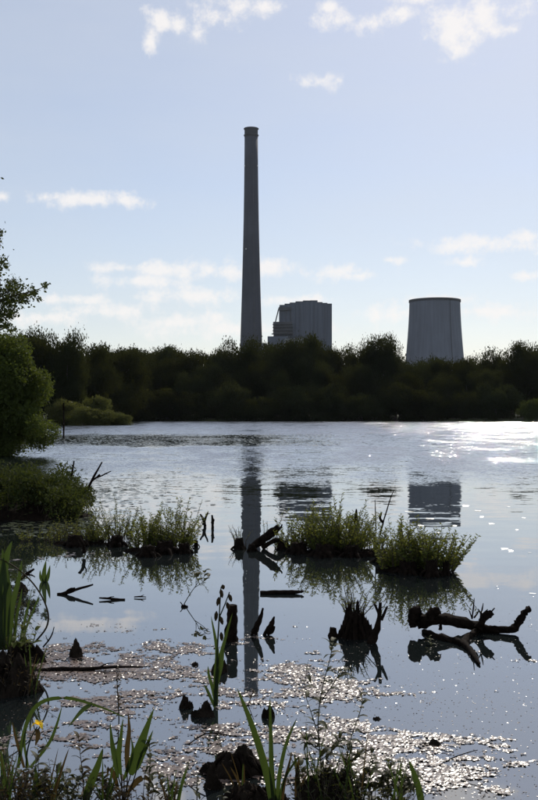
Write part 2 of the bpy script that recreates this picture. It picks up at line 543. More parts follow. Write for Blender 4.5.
# ------------------------------------------------------------------ power station
D = 1000.0
def chimney():
    cx = (251.2 - CX) / F * D
    t = thing('power_station_chimney', 'very tall tapering concrete chimney with dark top rising behind the trees', 'chimney', (cx, D, 0))
    zt = CAM_H + (HOR - 129) / F * D
    zz = lambda y: CAM_H + (HOR - y) / F * D
    prof = [(15.0, 0), (12.6, zz(380)), (11.0, zz(345)), (10.2, zz(320)), (9.3, zz(290)), (8.4, zz(255)), (7.6, zz(220)), (7.15, zz(190)), (6.85, zz(165)), (6.7, zz(138))]
    m = MB(); m.lathe(prof, 48)
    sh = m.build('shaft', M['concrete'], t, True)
    m = MB(); m.lathe([(6.72, zz(138) + 0.05), (6.72, zt), (5.6, zt), (5.6, zt - 3)], 48)
    cap = m.build('cap_band', M['dark_concrete'], t)
    for yy in (135.5, 128.9):
        m = MB(); m.lathe([(6.75, zz(yy) - 0.25), (7.5, zz(yy) - 0.25), (7.5, zz(yy) + 0.25), (6.75, zz(yy) + 0.25)], 48, cap=False)
        m.build('gallery', M['steel'], t)
    m = MB(); m.lathe([(4.9, zt - 2), (4.9, zt + 0.2), (4.0, zt + 1.0), (2.4, zt + 1.6), (0.3, zt + 1.8)], 32)
    m.build('flue_cover', M['green_copper'], t)
    for yy, a in ((166.5, -2.75), (166.5, -0.4), (250, -2.2)):
        r = np.interp(zz(yy), [p[1] for p in prof], [p[0] for p in prof]) + 0.25
        m = MB(); m.box(r * math.cos(a) - 0.45, r * math.cos(a) + 0.45, r * math.sin(a) - 0.45, r * math.sin(a) + 0.45, zz(yy) - 0.5, zz(yy) + 0.5)
        m.build('warning_lamp', M['lamp'], t)
    m = MB()
    a = -1.25
    for k in range(len(prof) - 1):
        (r0, z0), (r1, z1) = prof[k], prof[k + 1]
        m.tube([((r0 + .3) * math.cos(a), (r0 + .3) * math.sin(a), z0), ((r1 + .3) * math.cos(a), (r1 + .3) * math.sin(a), z1)], 0.3, 5)
    m.build('ladder', M['steel'], t)
    # construction lift bands
    for y0 in range(160, 360, 22):
        r = np.interp(zz(y0), [p[1] for p in prof], [p[0] for p in prof])
        m = MB(); m.lathe([(r + 0.02, zz(y0) - .1), (r + 0.07, zz(y0) - .1), (r + 0.07, zz(y0) + .1), (r + 0.02, zz(y0) + .1)], 48, cap=False)
        m.build('lift_joint', M['dark_concrete'], t)
chimney()

def cooling_tower():
    Dt = 1080.0
    cx = (434.8 - CX) / F * Dt
    t = thing('cooling_tower', 'broad grey concrete cooling tower with flared base at right', 'cooling tower', (cx, Dt, 0))
    zz = lambda y: CAM_H + (HOR - y) / F * Dt
    k = Dt / F
    prof = [(35 * k, 7), (33.0 * k, zz(392)), (30.6 * k, zz(375)), (29.2 * k, zz(362)), (28.0 * k, zz(350)), (27.0 * k, zz(338)), (26.1 * k, zz(325)), (25.5 * k, zz(313)), (25.2 * k, zz(304)), (25.1 * k, zz(301.5))]
    m = MB(); m.lathe(prof + [(24.3 * k, zz(301.5)), (24.4 * k, zz(315)), (26.5 * k, zz(345))], 72, cap=False)
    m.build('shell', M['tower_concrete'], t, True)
    m = MB(); m.lathe([(25.15 * k, zz(302.4)), (25.75 * k, zz(302.4)), (25.75 * k, zz(300.2)), (24.35 * k, zz(300.2)), (24.35 * k, zz(301.2))], 72, cap=False)
    m.build('rim', M['dark_concrete'], t)
    m = MB()
    a = -math.pi / 2 + 0.46
    for i in range(len(prof) - 1):
        (r0, z0), (r1, z1) = prof[i], prof[i + 1]
        m.tube([((r0 + .25) * math.cos(a), (r0 + .25) * math.sin(a), z0), ((r1 + .25) * math.cos(a), (r1 + .25) * math.sin(a), z1)], 0.32, 5)
    m.build('ladder', M['steel'], t)
    m0 = None
    for i in range(28):
        th = 2 * math.pi * i / 28
        m = MB()
        m.tube([(36.5 * k * math.cos(th), 36.5 * k * math.sin(th), 0), (35 * k * math.cos(th + .1), 35 * k * math.sin(th + .1), 7.2)], 0.6, 6)
        m.build('support_column', M['tower_concrete'], t)
cooling_tower()

def boiler_house():
    t = thing('boiler_house', 'large grey boiler house block with stepped roof and side platforms beside the chimney', 'building', ((306 - CX), D, 0))
    X = lambda x: (x - 306.0)
    Z = lambda y: CAM_H + (HOR - y)
    # tall body: vertical cladding bays with a stepped roofline
    bays = [(279.5, 284.6, 305.4, .0), (284.6, 289.8, 304.2, .35), (289.8, 295.6, 303.0, .1), (295.6, 303.0, 301.9, .5), (303.0, 310.2, 301.0, .2), (310.2, 317.6, 300.9, .55),
            (317.6, 322.6, 302.6, .15), (322.6, 327.4, 303.4, .45), (327.4, 332.0, 304.1, .1)]
    for i, (a, b, y, d) in enumerate(bays):
        m = MB(); m.box(X(a) + .04, X(b) - .04, -d, 52, 0, Z(y)); m.build('wall_bay', M['cladding'], t)
        m = MB(); m.box(X(a) - .1 + .12, X(b) - .02, -d - .35, 52.2, Z(y) + .003, Z(y) + .5); m.build('parapet', M['steel'], t)
    for a in (286, 300, 314, 325):
        m = MB(); m.box(X(a) - .15, X(a) + .15, -.95, -.6, 30, Z(305.5)); m.build('downpipe', M['steel'], t)
    # dark stair tower and open platforms on the left
    m = MB(); m.box(X(273.6), X(279.3), 4, 30, 0, Z(322.5)); m.build('stair_tower', M['steel'], t)
    m = MB(); m.box(X(273.2), X(292), -6, -.8, Z(334), Z(322.3)); m.build('filter_block', M['steel'], t)
    for y in (334.3, 331.2, 328.0, 325.0):
        m = MB(); m.box(X(271.6 if y > 334 else 272.6), X(292.6), -8, -.7, Z(y) - .25, Z(y) + .25); plat = m.build('platform', M['dark_concrete'], t)
        for x in np.arange(273, 292.5, 2.4):
            m = MB(); m.tube([(X(x), -7.8, Z(y) + .2), (X(x), -7.8, Z(y) + 1.3)], .09, 5); m.build('railing_post', M['steel'], plat)
        m = MB(); m.tube([(X(273), -7.8, Z(y) + 1.3), (X(292.4), -7.8, Z(y) + 1.3)], .09, 5); m.build('handrail', M['steel'], plat)
    m = MB(); m.box(X(278.6), X(291), -3, -.8, Z(310.4), Z(307.4)); m.build('upper_duct', M['steel'], t)
    m = MB(); m.tube([(X(275.4), -3, Z(322.3)), (X(278.8), -3, Z(308.6))], .6, 6); m.build('strut', M['steel'], t)
    m = MB(); m.tube([(X(290), -1.8, Z(311)), (X(293), -1.8, Z(336))], .4, 6); m.build('strut', M['steel'], t)
    # lower annex
    m = MB(); m.box(X(267.6), X(290.0), -12, -8.2, 0, Z(337.2)); m.build('annex', M['cladding'], t)
    for i, (a, b) in enumerate(((268, 272), (272.3, 277.8), (278.1, 283.6))):
        m = MB(); m.box(X(a), X(b), -12.4, -12.03, 20, Z(338.0)); m.build('annex_panel', M['cladding'], t)
    m = MB(); m.box(X(284), X(303), -20, -12.6, 0, Z(340.0)); m.add([(X(284), -20.3, Z(340) + .03), (X(303), -20.3, Z(337.4)), (X(303), -12.4, Z(337.4)), (X(284), -12.4, Z(340) + .03)], [(0, 1, 2, 3)]); m.build('low_hall', M['pale_cladding'], t)
    m = MB(); m.box(X(262.2), X(267.4), -10, 10, 0, Z(344)); m.build('side_annex', M['pale_cladding'], t)
boiler_house()

# ------------------------------------------------------------------ trees on the far shore
def crown_mesh(name, seed, n_blob, n_leaf, leaf, low=0.02, mid=0.47):
    """unit crown: radius 1 in x and y, z from low to 1, clumps of leaves round many lobes"""
    g = np.random.default_rng(seed)
    u = unit(g.normal(size=(n_blob, 3)))
    rr = g.uniform(0.3, 0.80, (n_blob, 1)) ** 0.6
    u = np.sign(u) * np.abs(u) ** 0.75          # boxier than a ball: broad-shouldered broadleaf crown
    c = u / np.linalg.norm(u, axis=1, keepdims=True) * rr
    c[:, 2] = mid + c[:, 2] * 0.50
    br = g.uniform(0.17, 0.36, n_blob)
    which = g.integers(0, n_blob, n_leaf)
    d = unit(g.normal(size=(n_leaf, 3)) + [0, 0, 0.25])
    rad = br[which] * np.clip(g.normal(0.80, 0.22, n_leaf), 0.1, 1.35)
    p = c[which] + d * rad[:, None] * [1, 1, 0.5]
    p[:, 2] = np.clip(p[:, 2], low, None)
    s = leaf * g.uniform(0.6, 1.35, n_leaf)
    v1, f1 = leaf_quads(g, p, s, 1.5)
    # inner twigs and leaves that close the crown
    k = n_leaf // 14
    q = unit(g.normal(size=(k, 3))) * g.uniform(0, 0.62, (k, 1))
    q[:, 2] = 0.46 + q[:, 2] * 0.58
    v2, f2 = leaf_quads(g, q, leaf * 3.2, 1.3)
    return mesh(name, np.concatenate([v1, v2]), np.concatenate([f1, f2 + len(v1)]))

def trunk_mesh(name, seed):
    """unit trunk: height 1, limbs spreading into the crown"""
    g = random.Random(seed)
    m = MB()
    m.tube([(0, 0, -.03), (.01, 0, .2), (-.015, .01, .5), (.01, 0, .85)], [.035, .027, .018, .006], 8, .2, seed, sub=3)
    for k in range(7):
        a = 2 * math.pi * k / 7 + g.uniform(-.3, .3); z = g.uniform(.18, .55)
        l = g.uniform(.16, .28)
        m.tube([(0, 0, z), (l * .5 * math.cos(a), l * .5 * math.sin(a), z + .1), (l * math.cos(a), l * math.sin(a), z + .24)], [.012, .008, .003], 6, sub=2)
    return mesh(name, m.v, m.f, True)

CROWNS = [crown_mesh('crown', 100 + i, 42 + 5 * (i % 3), 26000, 0.024) for i in range(6)]
TRUNKS = [trunk_mesh('trunk', i) for i in range(3)]
SHRUB_CROWNS = [crown_mesh('shrub_crown', 200 + i, 44, 13000, 0.036, low=0.0, mid=0.36) for i in range(3)]

def far_tree(i, x, top, half, Y, label, group, name='broadleaf_tree', cat='tree', crowns=CROWNS, base=0.35, leaf='far_leaf'):
    b = P(x, HOR, Y); b[2] = base
    H = CAM_H + (HOR - top) / F * Y - base
    t = thing(name, label, cat, tuple(b), group)
    r = half / F * Y
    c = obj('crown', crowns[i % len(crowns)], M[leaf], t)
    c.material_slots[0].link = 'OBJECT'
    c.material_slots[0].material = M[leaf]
    c.scale = (r, r * 0.95, H * 1.10)
    c.rotation_euler = (0, 0, (i * 2.399) % 6.283)
    tr = obj('trunk' if cat == 'tree' else 'stems', TRUNKS[i % 3], M['bark'], t)
    tr.scale = (H, H, H * 0.9)
    tr.rotation_euler = (0, 0, i * 1.3)
    return t

G1 = 'broadleaf trees along the far shore'
FAR = [  # x, top, half width, distance
    (150, 346, 24, 186, 'rounded dark tree on the far shore, first right of the notch in the left skyline'),
    (176, 351, 20, 190, 'lower dark tree on the far shore left of the middle dip in the skyline'),
    (199, 349, 20, 182, 'dark tree on the far shore just left of the lowest dip before the chimney'),
    (222, 353, 17, 188, 'small dark tree on the far shore two trees left of the chimney'),
    (243, 344, 22, 183, 'tall dark tree on the far shore standing in front of the chimney foot'),
    (264, 351, 16, 190, 'narrow dark tree on the far shore between chimney and boiler house'),
    (284, 343, 20, 184, 'dark tree covering the lower left of the boiler house'),
    (306, 339, 22, 182, 'tallest dark tree below the middle of the boiler house'),
    (326, 343, 15, 187, 'dark tree below the right corner of the boiler house'),
    (346, 348, 17, 190, 'dark airy tree immediately right of the boiler house'),
    (366, 345, 16, 184, 'dark tree midway between boiler house and cooling tower'),
    (385, 342, 17, 182, 'taller dark tree just left of the cooling tower'),
    (410, 362, 18, 180, 'low dark tree below the left edge of the cooling tower'),
    (432, 360, 18, 184, 'low dark tree below the middle of the cooling tower'),
    (456, 357, 19, 182, 'dark tree below the right edge of the cooling tower'),
    (478, 358, 18, 188, 'dark tree first clear of the cooling tower on its right'),
    (500, 354, 20, 184, 'dark tree second to the right of the cooling tower'),
    (524, 349, 20, 180, 'tall dark tree near the right edge of the photo on the far shore'),
    (548, 346, 22, 184, 'dark tree cut by the right edge of the photo on the far shore'),
]
for i, (x, top, half, Y, lab) in enumerate(FAR):
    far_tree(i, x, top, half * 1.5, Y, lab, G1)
LEFT = [
    (14, 330, 26, 128, 'dark tree rising behind the big bush at the left edge'),
    (40, 333, 24, 134, 'rounded dark tree beyond the left bush, second from the left edge'),
    (66, 338, 22, 130, 'dark tree above the reedy point on the left shore'),
    (92, 352, 20, 142, 'lower dark tree right of the reedy point, before the skyline notch'),
    (112, 345, 26, 158, 'dark tree behind the end of the reedy point'),
]
for i, (x, top, half, Y, lab) in enumerate(LEFT):
    far_tree(i + 2, x, top, half * 1.5, Y, lab, G1)
MIDROW = [
    (140, 372, 20, 177, 'lower crown in front of the left skyline trees near the left point'), (164, 364, 18, 179, 'lower crown in front of the trees left of the middle dip'), (188, 372, 17, 176, 'lower crown below the middle dip of the skyline'),
    (211, 366, 19, 178, 'lower crown below the lowest dip before the chimney'), (234, 372, 17, 176, 'lower crown in front of the chimney foot trees, left side'), (256, 364, 18, 178, 'lower crown in front of the chimney foot trees, right side'),
    (276, 374, 15, 175, 'lower crown below the gap between chimney and boiler house'), (318, 366, 19, 178, 'lower crown in front of the boiler house right corner'), (340, 374, 16, 175, 'lower crown below the airy tree right of the boiler house'),
    (358, 366, 17, 178, 'lower crown in front of the trees between boiler house and cooling tower'), (400, 372, 18, 176, 'lower crown below the left edge of the cooling tower'), (444, 374, 17, 175, 'lower crown below the right half of the cooling tower'),
    (468, 368, 17, 177, 'lower crown just right of the cooling tower'), (490, 374, 16, 175, 'lower crown in front of the second tree right of the tower'), (512, 368, 18, 177, 'lower crown in front of the tall tree near the right edge')]
for i, (x, top, half, Y, lab) in enumerate(MIDROW):
    far_tree(i + 4, x, top, half * 1.25, Y, lab, G1)
G2 = 'low shrubs at the far waterline'
SHR = [(136, 384, 22, 170, 'dark shrub at the far waterline where the left point meets the far shore'), (168, 392, 20, 172, 'dark shrub at the far waterline, first right of the left point'), (200, 386, 22, 172, 'dark shrub at the far waterline left of the chimney reflection'),
       (232, 390, 20, 171, 'dark shrub at the far waterline below and left of the chimney'), (262, 394, 17, 169, 'slightly paler rounded shrub at the far waterline below the chimney'), (296, 384, 24, 172, 'dark shrub at the far waterline below the boiler house'),
       (330, 390, 20, 172, 'dark shrub at the far waterline below the boiler house right corner'), (362, 386, 22, 172, 'dark shrub at the far waterline between boiler house and cooling tower'), (396, 388, 20, 172, 'dark shrub at the far waterline left of the cooling tower'),
       (428, 386, 22, 172, 'dark shrub at the far waterline below the cooling tower'), (462, 388, 20, 172, 'dark shrub at the far waterline right of the cooling tower'), (496, 388, 22, 172, 'dark shrub at the far waterline in the sun glitter at right')]
for i, (x, top, half, Y, lab) in enumerate(SHR):
    far_tree(i, x, top - (2, 8, -4, 10, 0)[i % 5], half * 1.3, Y, lab, G2, 'waterside_shrub', 'shrub', SHRUB_CROWNS, 0.1)
far_tree(1, 536, 396, 18, 160, 'olive green rounded shrub at the waterline on the right edge', None, 'waterside_shrub', 'shrub', SHRUB_CROWNS, 0.05, 'sedge_leaf')

# reedy low bushes on the left point, paler green
G3 = 'pale bushes on the left point'
PT = [(66, 398, 18, 122, 'pale green bush on the left point beside the thin post'), (84, 404, 16, 120, 'low pale green bush in the middle of the left point'), (102, 409, 15, 120, 'low pale green bush on the outer half of the left point'),
      (120, 412, 12, 121, 'lowest pale green bush at the tip of the left point'), (98, 392, 14, 128, 'taller olive bush behind the left point')]
for i, (x, top, half, Y, lab) in enumerate(PT):
    far_tree(i, x, top, half * 1.2, Y, lab, G3, 'pale_bush', 'bush', SHRUB_CROWNS, 0.0, 'pale_leaf')

# ------------------------------------------------------------------ big willow bush and overhanging tree at the left edge
def leaf_obj(name, v, f, m, parent):
    return obj(name, mesh(name, v, f), m, parent)

def willow_bush():
    Y = 38.0
    base = P(6, HOR, Y); base[2] = 0.0
    t = thing('willow_bush', 'large rounded yellow-green willow bush at the left edge of the lake', 'bush', tuple(base))
    g = np.random.default_rng(31)
    c, r = [], []
    for k in range(60):
        u = unit(g.normal(size=(1, 3)))[0]
        rr = g.uniform(.35, .86)
        c.append((u[0] * 1.75 * rr - .05, u[1] * 1.7 * rr, 2.45 + u[2] * 2.25 * rr))
        r.append(g.uniform(.35, .6))
    c, r = np.array(c), np.array(r)
    low_ = np.stack([g.uniform(-1.6, 1.75, 34), g.uniform(-1.5, 1.2, 34), g.uniform(.2, 1.5, 34)], 1)
    c = np.concatenate([c, low_]); r = np.concatenate([r, g.uniform(.35, .55, 34)])
    wide = 1 - 0.35 * np.clip((c[:, 2] - 2.6) / 2.4, 0, 1)
    c[:, 0] *= wide; c[:, 1] *= wide
    n = 80000
    w_ = g.integers(0, len(c), n)
    d = unit(g.normal(size=(n, 3)) + [0, 0, .2])
    p = c[w_] + d * (r[w_] * np.clip(g.normal(.9, .2, n), .2, 1.4))[:, None]
    p = p[p[:, 2] > 0.02]
    v1, f1 = leaf_quads(g, p, g.uniform(.032, .066, len(p)), 2.4)
    q = unit(g.normal(size=(2500, 3))) * g.uniform(0, 1, (2500, 1)) ** .4 * [1.3, 1.3, 1.9] + [0, 0, 2.3]
    q = q[q[:, 2] > .05]
    v2, f2 = leaf_quads(g, q, .24, 1.4)
    leaf_obj('foliage', np.concatenate([v1, v2]), np.concatenate([f1, f2 + len(v1)]), M['near_leaf'], t)
    m = MB()
    for k in range(9):
        a = 2 * math.pi * k / 9
        m.tube([(.15 * math.cos(a), .15 * math.sin(a), -.3), (.4 * math.cos(a), .4 * math.sin(a), 1.2), (1.0 * math.cos(a), 1.0 * math.sin(a), 3.2)], [.06, .045, .015], 6, sub=2)
    m.build('stems', M['bark'], t, True)
    # companion lobe lower right towards the water
willow_bush()

def edge_tree():
    Y = 44.0
    base = P(-95, HOR, Y); base[2] = .3
    t = thing('overhanging_tree', 'tree at the upper left edge reaching a leafy branch over the bush', 'tree', tuple(base))
    o = np.array(base)
    L_ = lambda x, y, dy=0: P(x, y, Y + dy) - o
    m = MB()
    m.tube([(0, 0, -.5), L_(-95, 360), L_(-88, 300), L_(-80, 200)], [.26, .22, .16, .05], 9, .15, 3, sub=4)
    m.build('trunk', M['bark'], t, True)
    limbs = [[(-92, 345, 0), (-50, 322, -1), (-12, 306, -1), (12, 296, -1), (30, 292, -1), (49, 285, -1)], [(-90, 310, 0), (-50, 285, 1), (-20, 272, .5), (3, 262, 0), (9, 255, 0)],
             [(-86, 280, 0), (-45, 250, 0), (-15, 238, 0), (2, 230, 0)], [(-20, 309, -1), (0, 314, -1), (14, 318, -1)], [(-5, 302, -1), (10, 288, -.6), (18, 279, -.6)], [(-90, 330, 0), (-40, 338, .5), (0, 330, .5), (10, 324, .5)]]
    m = MB()
    for l in limbs:
        m.tube([L_(*q) for q in l], list(np.linspace(.09 if len(l) > 3 else .035, .006, len(l))), 6, sub=3)
    m.build('limbs', M['bark'], t, True)
    g = np.random.default_rng(41)
    # clumps: x, y, spread x, spread y (px), leaves
    cl = [(6, 300, 13, 12, 700), (14, 286, 10, 8, 330), (22, 298, 9, 8, 300), (33, 292, 7, 6, 120), (45, 286, 4, 4, 55), (39, 299, 4, 3, 26), (0, 316, 12, 7, 430), (10, 312, 8, 5, 160),
          (2, 262, 4, 7, 70), (6, 266, 4, 3, 40), (-1, 240, 3, 9, 60), (1, 232, 3, 4, 30), (-12, 285, 16, 22, 900), (-30, 260, 26, 36, 1300), (-60, 290, 34, 40, 2500), (-90, 230, 50, 60, 5200), (-110, 300, 50, 40, 4000), (4, 326, 8, 4, 120), (12, 330, 6, 3, 60)]
    pts = []
    for (x, y, sx, sy, n) in cl:
        xs = g.normal(x, sx * .5, n); ys = g.normal(y, sy * .5, n)
        yy = Y - .5 + g.normal(0, .8, n)
        pts.append(np.stack([(xs - CX) / F * yy, yy, CAM_H + (HOR - ys) / F * yy], 1) - o)
    pts = np.concatenate(pts)
    v, f = leaf_quads(g, pts, g.uniform(.05, .11, len(pts)), 1.7)
    leaf_obj('foliage', v, f, M['sedge_leaf'], t)
edge_tree()

# thin post standing in the lake off the left point
def lake_post():
    Y = dist(438)
    b = P(63.5, 438, Y)
    m = MB()
    hh = 35 / F * Y
    m.tube([(0, 0, -.6), (0.01, 0, hh * .5), (-.01, 0, hh)], [.055, .05, .045], 8)
    m.tube([(-.10, -.06, hh * .30), (.10, -.06, hh * .30)], [.02, .02], 6)
    tag(m.build('lake_post', M['wet_wood'], None, True, loc=tuple(b)), 'thin dark upright post in the water beside the left bush', 'post')
lake_post()

# ------------------------------------------------------------------ floating leaves far out
def pads(name, pts, size, tilt, seed, m, label, cat, lift=.004):
    g = np.random.default_rng(seed)
    n = len(pts); k = 7
    th = np.linspace(.25, 2 * math.pi - .25, k)
    a0 = g.uniform(0, 6.28, n)
    s = size * g.uniform(.5, 1.3, n)
    tx, ty = g.normal(0, tilt, n), g.normal(0, tilt, n)
    V = np.empty((n, k + 1, 3))
    V[:, 0] = 0
    for j in range(k):
        dx = np.cos(a0 + th[j]) * s; dy = np.sin(a0 + th[j]) * s
        V[:, j + 1, 0] = dx; V[:, j + 1, 1] = dy; V[:, j + 1, 2] = dx * tx + dy * ty + g.normal(0, .02, n) * s
    V[:, :, 2] -= V[:, :, 2].min(1, keepdims=True)
    V += pts[:, None, :]
    V[:, :, 2] += lift
    i = np.arange(n)[:, None] * (k + 1)
    f = np.concatenate([np.concatenate([i, i + j + 1, i + j + 2], 1) for j in range(k - 1)], 0)
    return tag(obj(name, mesh(name, V.reshape(-1, 3), f), m), label, cat, kind='stuff')
M['pad'] = mat('lily_pad', (0.05, 0.06, 0.03), 0.28, 0.3, 3, spec=0.6)
g = np.random.default_rng(5)
px = 40 + 330 * (g.random(6500) + .12 * g.normal(0, 1, 6500) * (g.random(6500) < .4)) ** 1.25 if False else 40 + 300 * g.beta(1.0, 1.25, 6500) + g.normal(0, 14, 6500); py = g.uniform(434.5, 446, 6500)
py = np.where(g.random(6500) < .25, g.uniform(434.5, 437, 6500), py)
Yd = CAM_H * F / (py - HOR)
pads('lily_pads', np.stack([(px - CX) / F * Yd, Yd, Yd * 0], 1), .075, .06, 6, M['pad'], 'broad bed of lily pads floating across the left of the lake', 'lily pads')
n = 900
px = np.concatenate([g.normal(95, 40, 420), g.uniform(0, 215, 200), g.normal(40, 40, 280)])
py = np.concatenate([g.normal(492, 9, 420), g.uniform(470, 520, 200), g.normal(527, 6, 280)])
Yd = CAM_H * F / (py - HOR)
pads('floating_leaves', np.stack([(px - CX) / F * Yd, Yd, Yd * 0], 1), .05, .05, 8, M['pad'], 'small leaves floating round the bushes at left', 'floating leaves')
# single pads that flash white in the sun at right
pad_mesh = []
for k in range(4):
    g2 = random.Random(k)
    m = MB()
    nn_ = 14
    ring = [(math.cos(.2 + j * (6.283 - .4) / (nn_ - 1)) * g2.uniform(.92, 1.05), math.sin(.2 + j * (6.283 - .4) / (nn_ - 1)) * g2.uniform(.92, 1.05), g2.uniform(0.02, .07)) for j in range(nn_)]
    m.add([(0, 0, .01)] + ring + [(x * .97, y * .97, -.03) for x, y, z in ring], [(0, j + 1, j + 2) for j in range(nn_ - 1)] + [(j + 1, j + 1 + nn_, j + 2 + nn_, j + 2) for j in range(nn_ - 1)])
    pad_mesh.append(mesh('pad', m.v, m.f))
WHITE = [(384, 524), (372, 517), (430, 519), (421, 526), (455, 526), (482, 517), (478, 511), (509, 507), (524, 518), (505, 549), (511, 551), (530, 553), (533, 594), (492, 524), (438, 533), (517, 530), (466, 506), (410, 512), (400, 524)]
M['white_pad'] = mat('sunlit_pad', (0.10, 0.12, 0.05), 0.3, 0.2, 6, spec=0.9)
for i, (x, y) in enumerate(WHITE):
    Y = dist(y)
    o = obj('floating_lily_pad', pad_mesh[i % 4], M['white_pad'], None, tuple(P(x, y, Y) + [0, 0, .006]))
    s = (4 + (i * 37 % 7)) / 2 / F * Y * 1.1
    o.scale = (s * (.5 + .5 * ((i * 7) % 5) / 4), s * .24, s * .24)
    o.rotation_euler = (R(7 + (i * 13) % 11), R(4), 0)
    tag(o, 'small lily pad flashing white in the sun on the open water right of the islands', 'lily pad', 'single lily pads glinting on the open water')


# ------------------------------------------------------------------ near water: generators
def shoots(x, y, half, top, n, label, seed, name='sprouting_shrub', cat='shrub', leaf=(.045, .075), leafm='shoot_leaf', lean=.25, depth=.55, droop=.06, gap=.0125, z0=0.0, group=None, wide=.30, bare=.12, stem_r=.0035):
    """a clump of upright leafy shoots round pixel (x, y) on the water, up to pixel row top"""
    Y = dist(y)
    b = P(x, y, Y)
    t = thing(name, label, cat, tuple(b), group)
    g = np.random.default_rng(seed)
    k = Y / F
    r = half * k
    H = (y - top) * k
    st = MB()
    cen, ax, sz = [], [], []
    sep_ = n <= 12
    n = n if sep_ else int(n * 2.4)
    for i in range(n):
        u = g.uniform(-1, 1); v = g.uniform(-1, 1)
        bx = np.array((u * r * .78, v * r * depth, z0))
        edge = 1 - .35 * abs(u) ** 1.5
        h = H * edge * (g.uniform(.25, .9) if i > n // 5 else g.uniform(.75, 1.25))
        d = np.array((u * lean * 1.3 + g.normal(0, .24), v * lean + g.normal(0, .24), 1.0))
        d /= np.linalg.norm(d)
        bend = np.array((g.normal(0, .5) + u * .5, g.normal(0, .5), -.3)) * droop * h * 2
        pts = [bx + d * h * tt / max(d[2], .4) + bend * tt * tt for tt in (0, .35, .7, 1.0)]
        if sep_ and i:
            st.build('stem', M['bark'], t); st = MB()
        st.tube([bx - [0, 0, .06]] + pts, [stem_r * 1.4, stem_r * 1.3, stem_r, stem_r * .8, stem_r * .4], 4, cap=False)
        m_ = max(4, int(h / gap))
        for q in range(m_):
            tt = bare + (1 - bare) * (q + g.random()) / m_
            j = min(int(tt * 3), 2); f_ = tt * 3 - j
            seg = [0, .35, .7, 1.0]
            p0 = pts[j] + (pts[j + 1] - pts[j]) * f_
            a = g.uniform(0, 6.28)
            o_ = np.array((math.cos(a), math.sin(a), g.uniform(.1, 1.0)))
            o_ /= np.linalg.norm(o_)
            L_ = g.uniform(*leaf) * (1.1 - .45 * tt)
            cen.append(p0 + o_ * L_ * .5); ax.append(o_); sz.append(L_)
    last = st.build('stem' if sep_ else 'stems', M['bark'], t)
    if not sep_: tag(last, kind='stuff')
    sz = np.array(sz)
    v, f = leaf_quads(g, np.array(cen), sz * wide, 1 / wide, np.array(ax) * 6, 1.0)
    leaf_obj('foliage', v, f, M[leafm], t)
    return t

def hummock(x, y, half, hpx, label, seed, name='mud_hummock', cat='mud mound', depth=.6, rough=.35, fine=.10, material='mud', peaks=(), roots=0, res=34, freq=2.2):
    """a lumpy mound of earth and roots standing in the water"""
    Y = dist(y)
    b = P(x, y, Y)
    k = Y / F
    r, h = half * k, hpx * k
    ry = max(r * depth, .02)
    v = []
    for i in range(res):
        for j in range(res):
            u, w_ = i / (res - 1) * 2 - 1, j / (res - 1) * 2 - 1
            # disc mapping
            uu, ww = u * math.sqrt(1 - w_ * w_ / 2), w_ * math.sqrt(1 - u * u / 2)
            rr = math.hypot(uu, ww)
            e = 1 + rough * mn.noise(Vector((uu * 1.4 + seed * 3.1, ww * 1.4, seed)))
            X_, Y_ = uu * r * e, ww * ry * e
            base = max(0.0, 1 - rr ** 3.6)
            z = h * base * (1 + rough * 1.6 * mn.noise(Vector((uu * freq + seed, ww * freq, seed * 1.7))))
            z += h * fine * 2 * mn.noise(Vector((uu * freq * 4 + seed, ww * freq * 4, seed))) * (base > 0)
            z += h * fine * mn.noise(Vector((uu * freq * 11 + seed, ww * freq * 11, seed)))
            for (pu, pw, ph, pr) in peaks:
                dd = math.hypot(uu - pu, (ww - pw)) / pr
                z += ph * k * (1 - dd * dd) ** 1.5 * (1 + .25 * mn.noise(Vector((uu * 4 + seed, ww * 4, 3)))) if dd < 1 else 0
            v.append((X_, Y_, z - .02 - .12 * max(0, rr - .82)))
    f = [(i * res + j, (i + 1) * res + j, (i + 1) * res + j + 1, i * res + j + 1) for i in range(res - 1) for j in range(res - 1)]
    o = obj(name, mesh(name, v, f, True), M[material], None, tuple(b))
    g = random.Random(seed)
    for i in range(roots):                     # roots draped over the mound into the water
        a = math.pi * (1.05 + .9 * (i + .5) / roots) + g.uniform(-.25, .25)
        q = []
        for tt in (.25, .5, .75, .95, 1.12):
            a2 = a + g.uniform(-.12, .12)
            ui, wi = tt * math.cos(a2), tt * math.sin(a2)
            zz_ = h * max(0, 1 - tt ** 2.2) * .95 + g.uniform(-.05, .12) * h * (1.1 - tt) + (.004 if tt < 1 else -.03)
            q.append((ui * r, wi * ry, zz_))
        mm = MB()
        mm.tube(q, [x * k for x in (2.6, 2.3, 2.0, 1.6, .8)], 7, .4, i + seed, sub=3)
        mm.build('root', M['wet_wood'], o, True)
    return tag(o, label, cat)

def stick(name, label, cat, paths, Yref, material='wet_wood', rough=.25, group=None, sides=8):
    """branches given as pixel paths [(x, y, dY), ...] with radii in pixels; each path is one part"""
    x0, y0 = paths[0][1][0][:2]
    o = P(x0, y0, Yref); o[2] = 0.0
    t = thing(name, label, cat, tuple(o), group)
    for i, (pn, pts, rad) in enumerate(paths):
        m = MB()
        m.tube([P(p[0], p[1], (dist(p[1], .012) if len(p) > 2 and p[2] == 'w' else Yref + (p[2] if len(p) > 2 else 0))) - o for p in pts], [r * Yref / F for r in rad], sides, rough, i + len(pts), sub=4)
        m.build(pn, M[material], t, True)
    return t

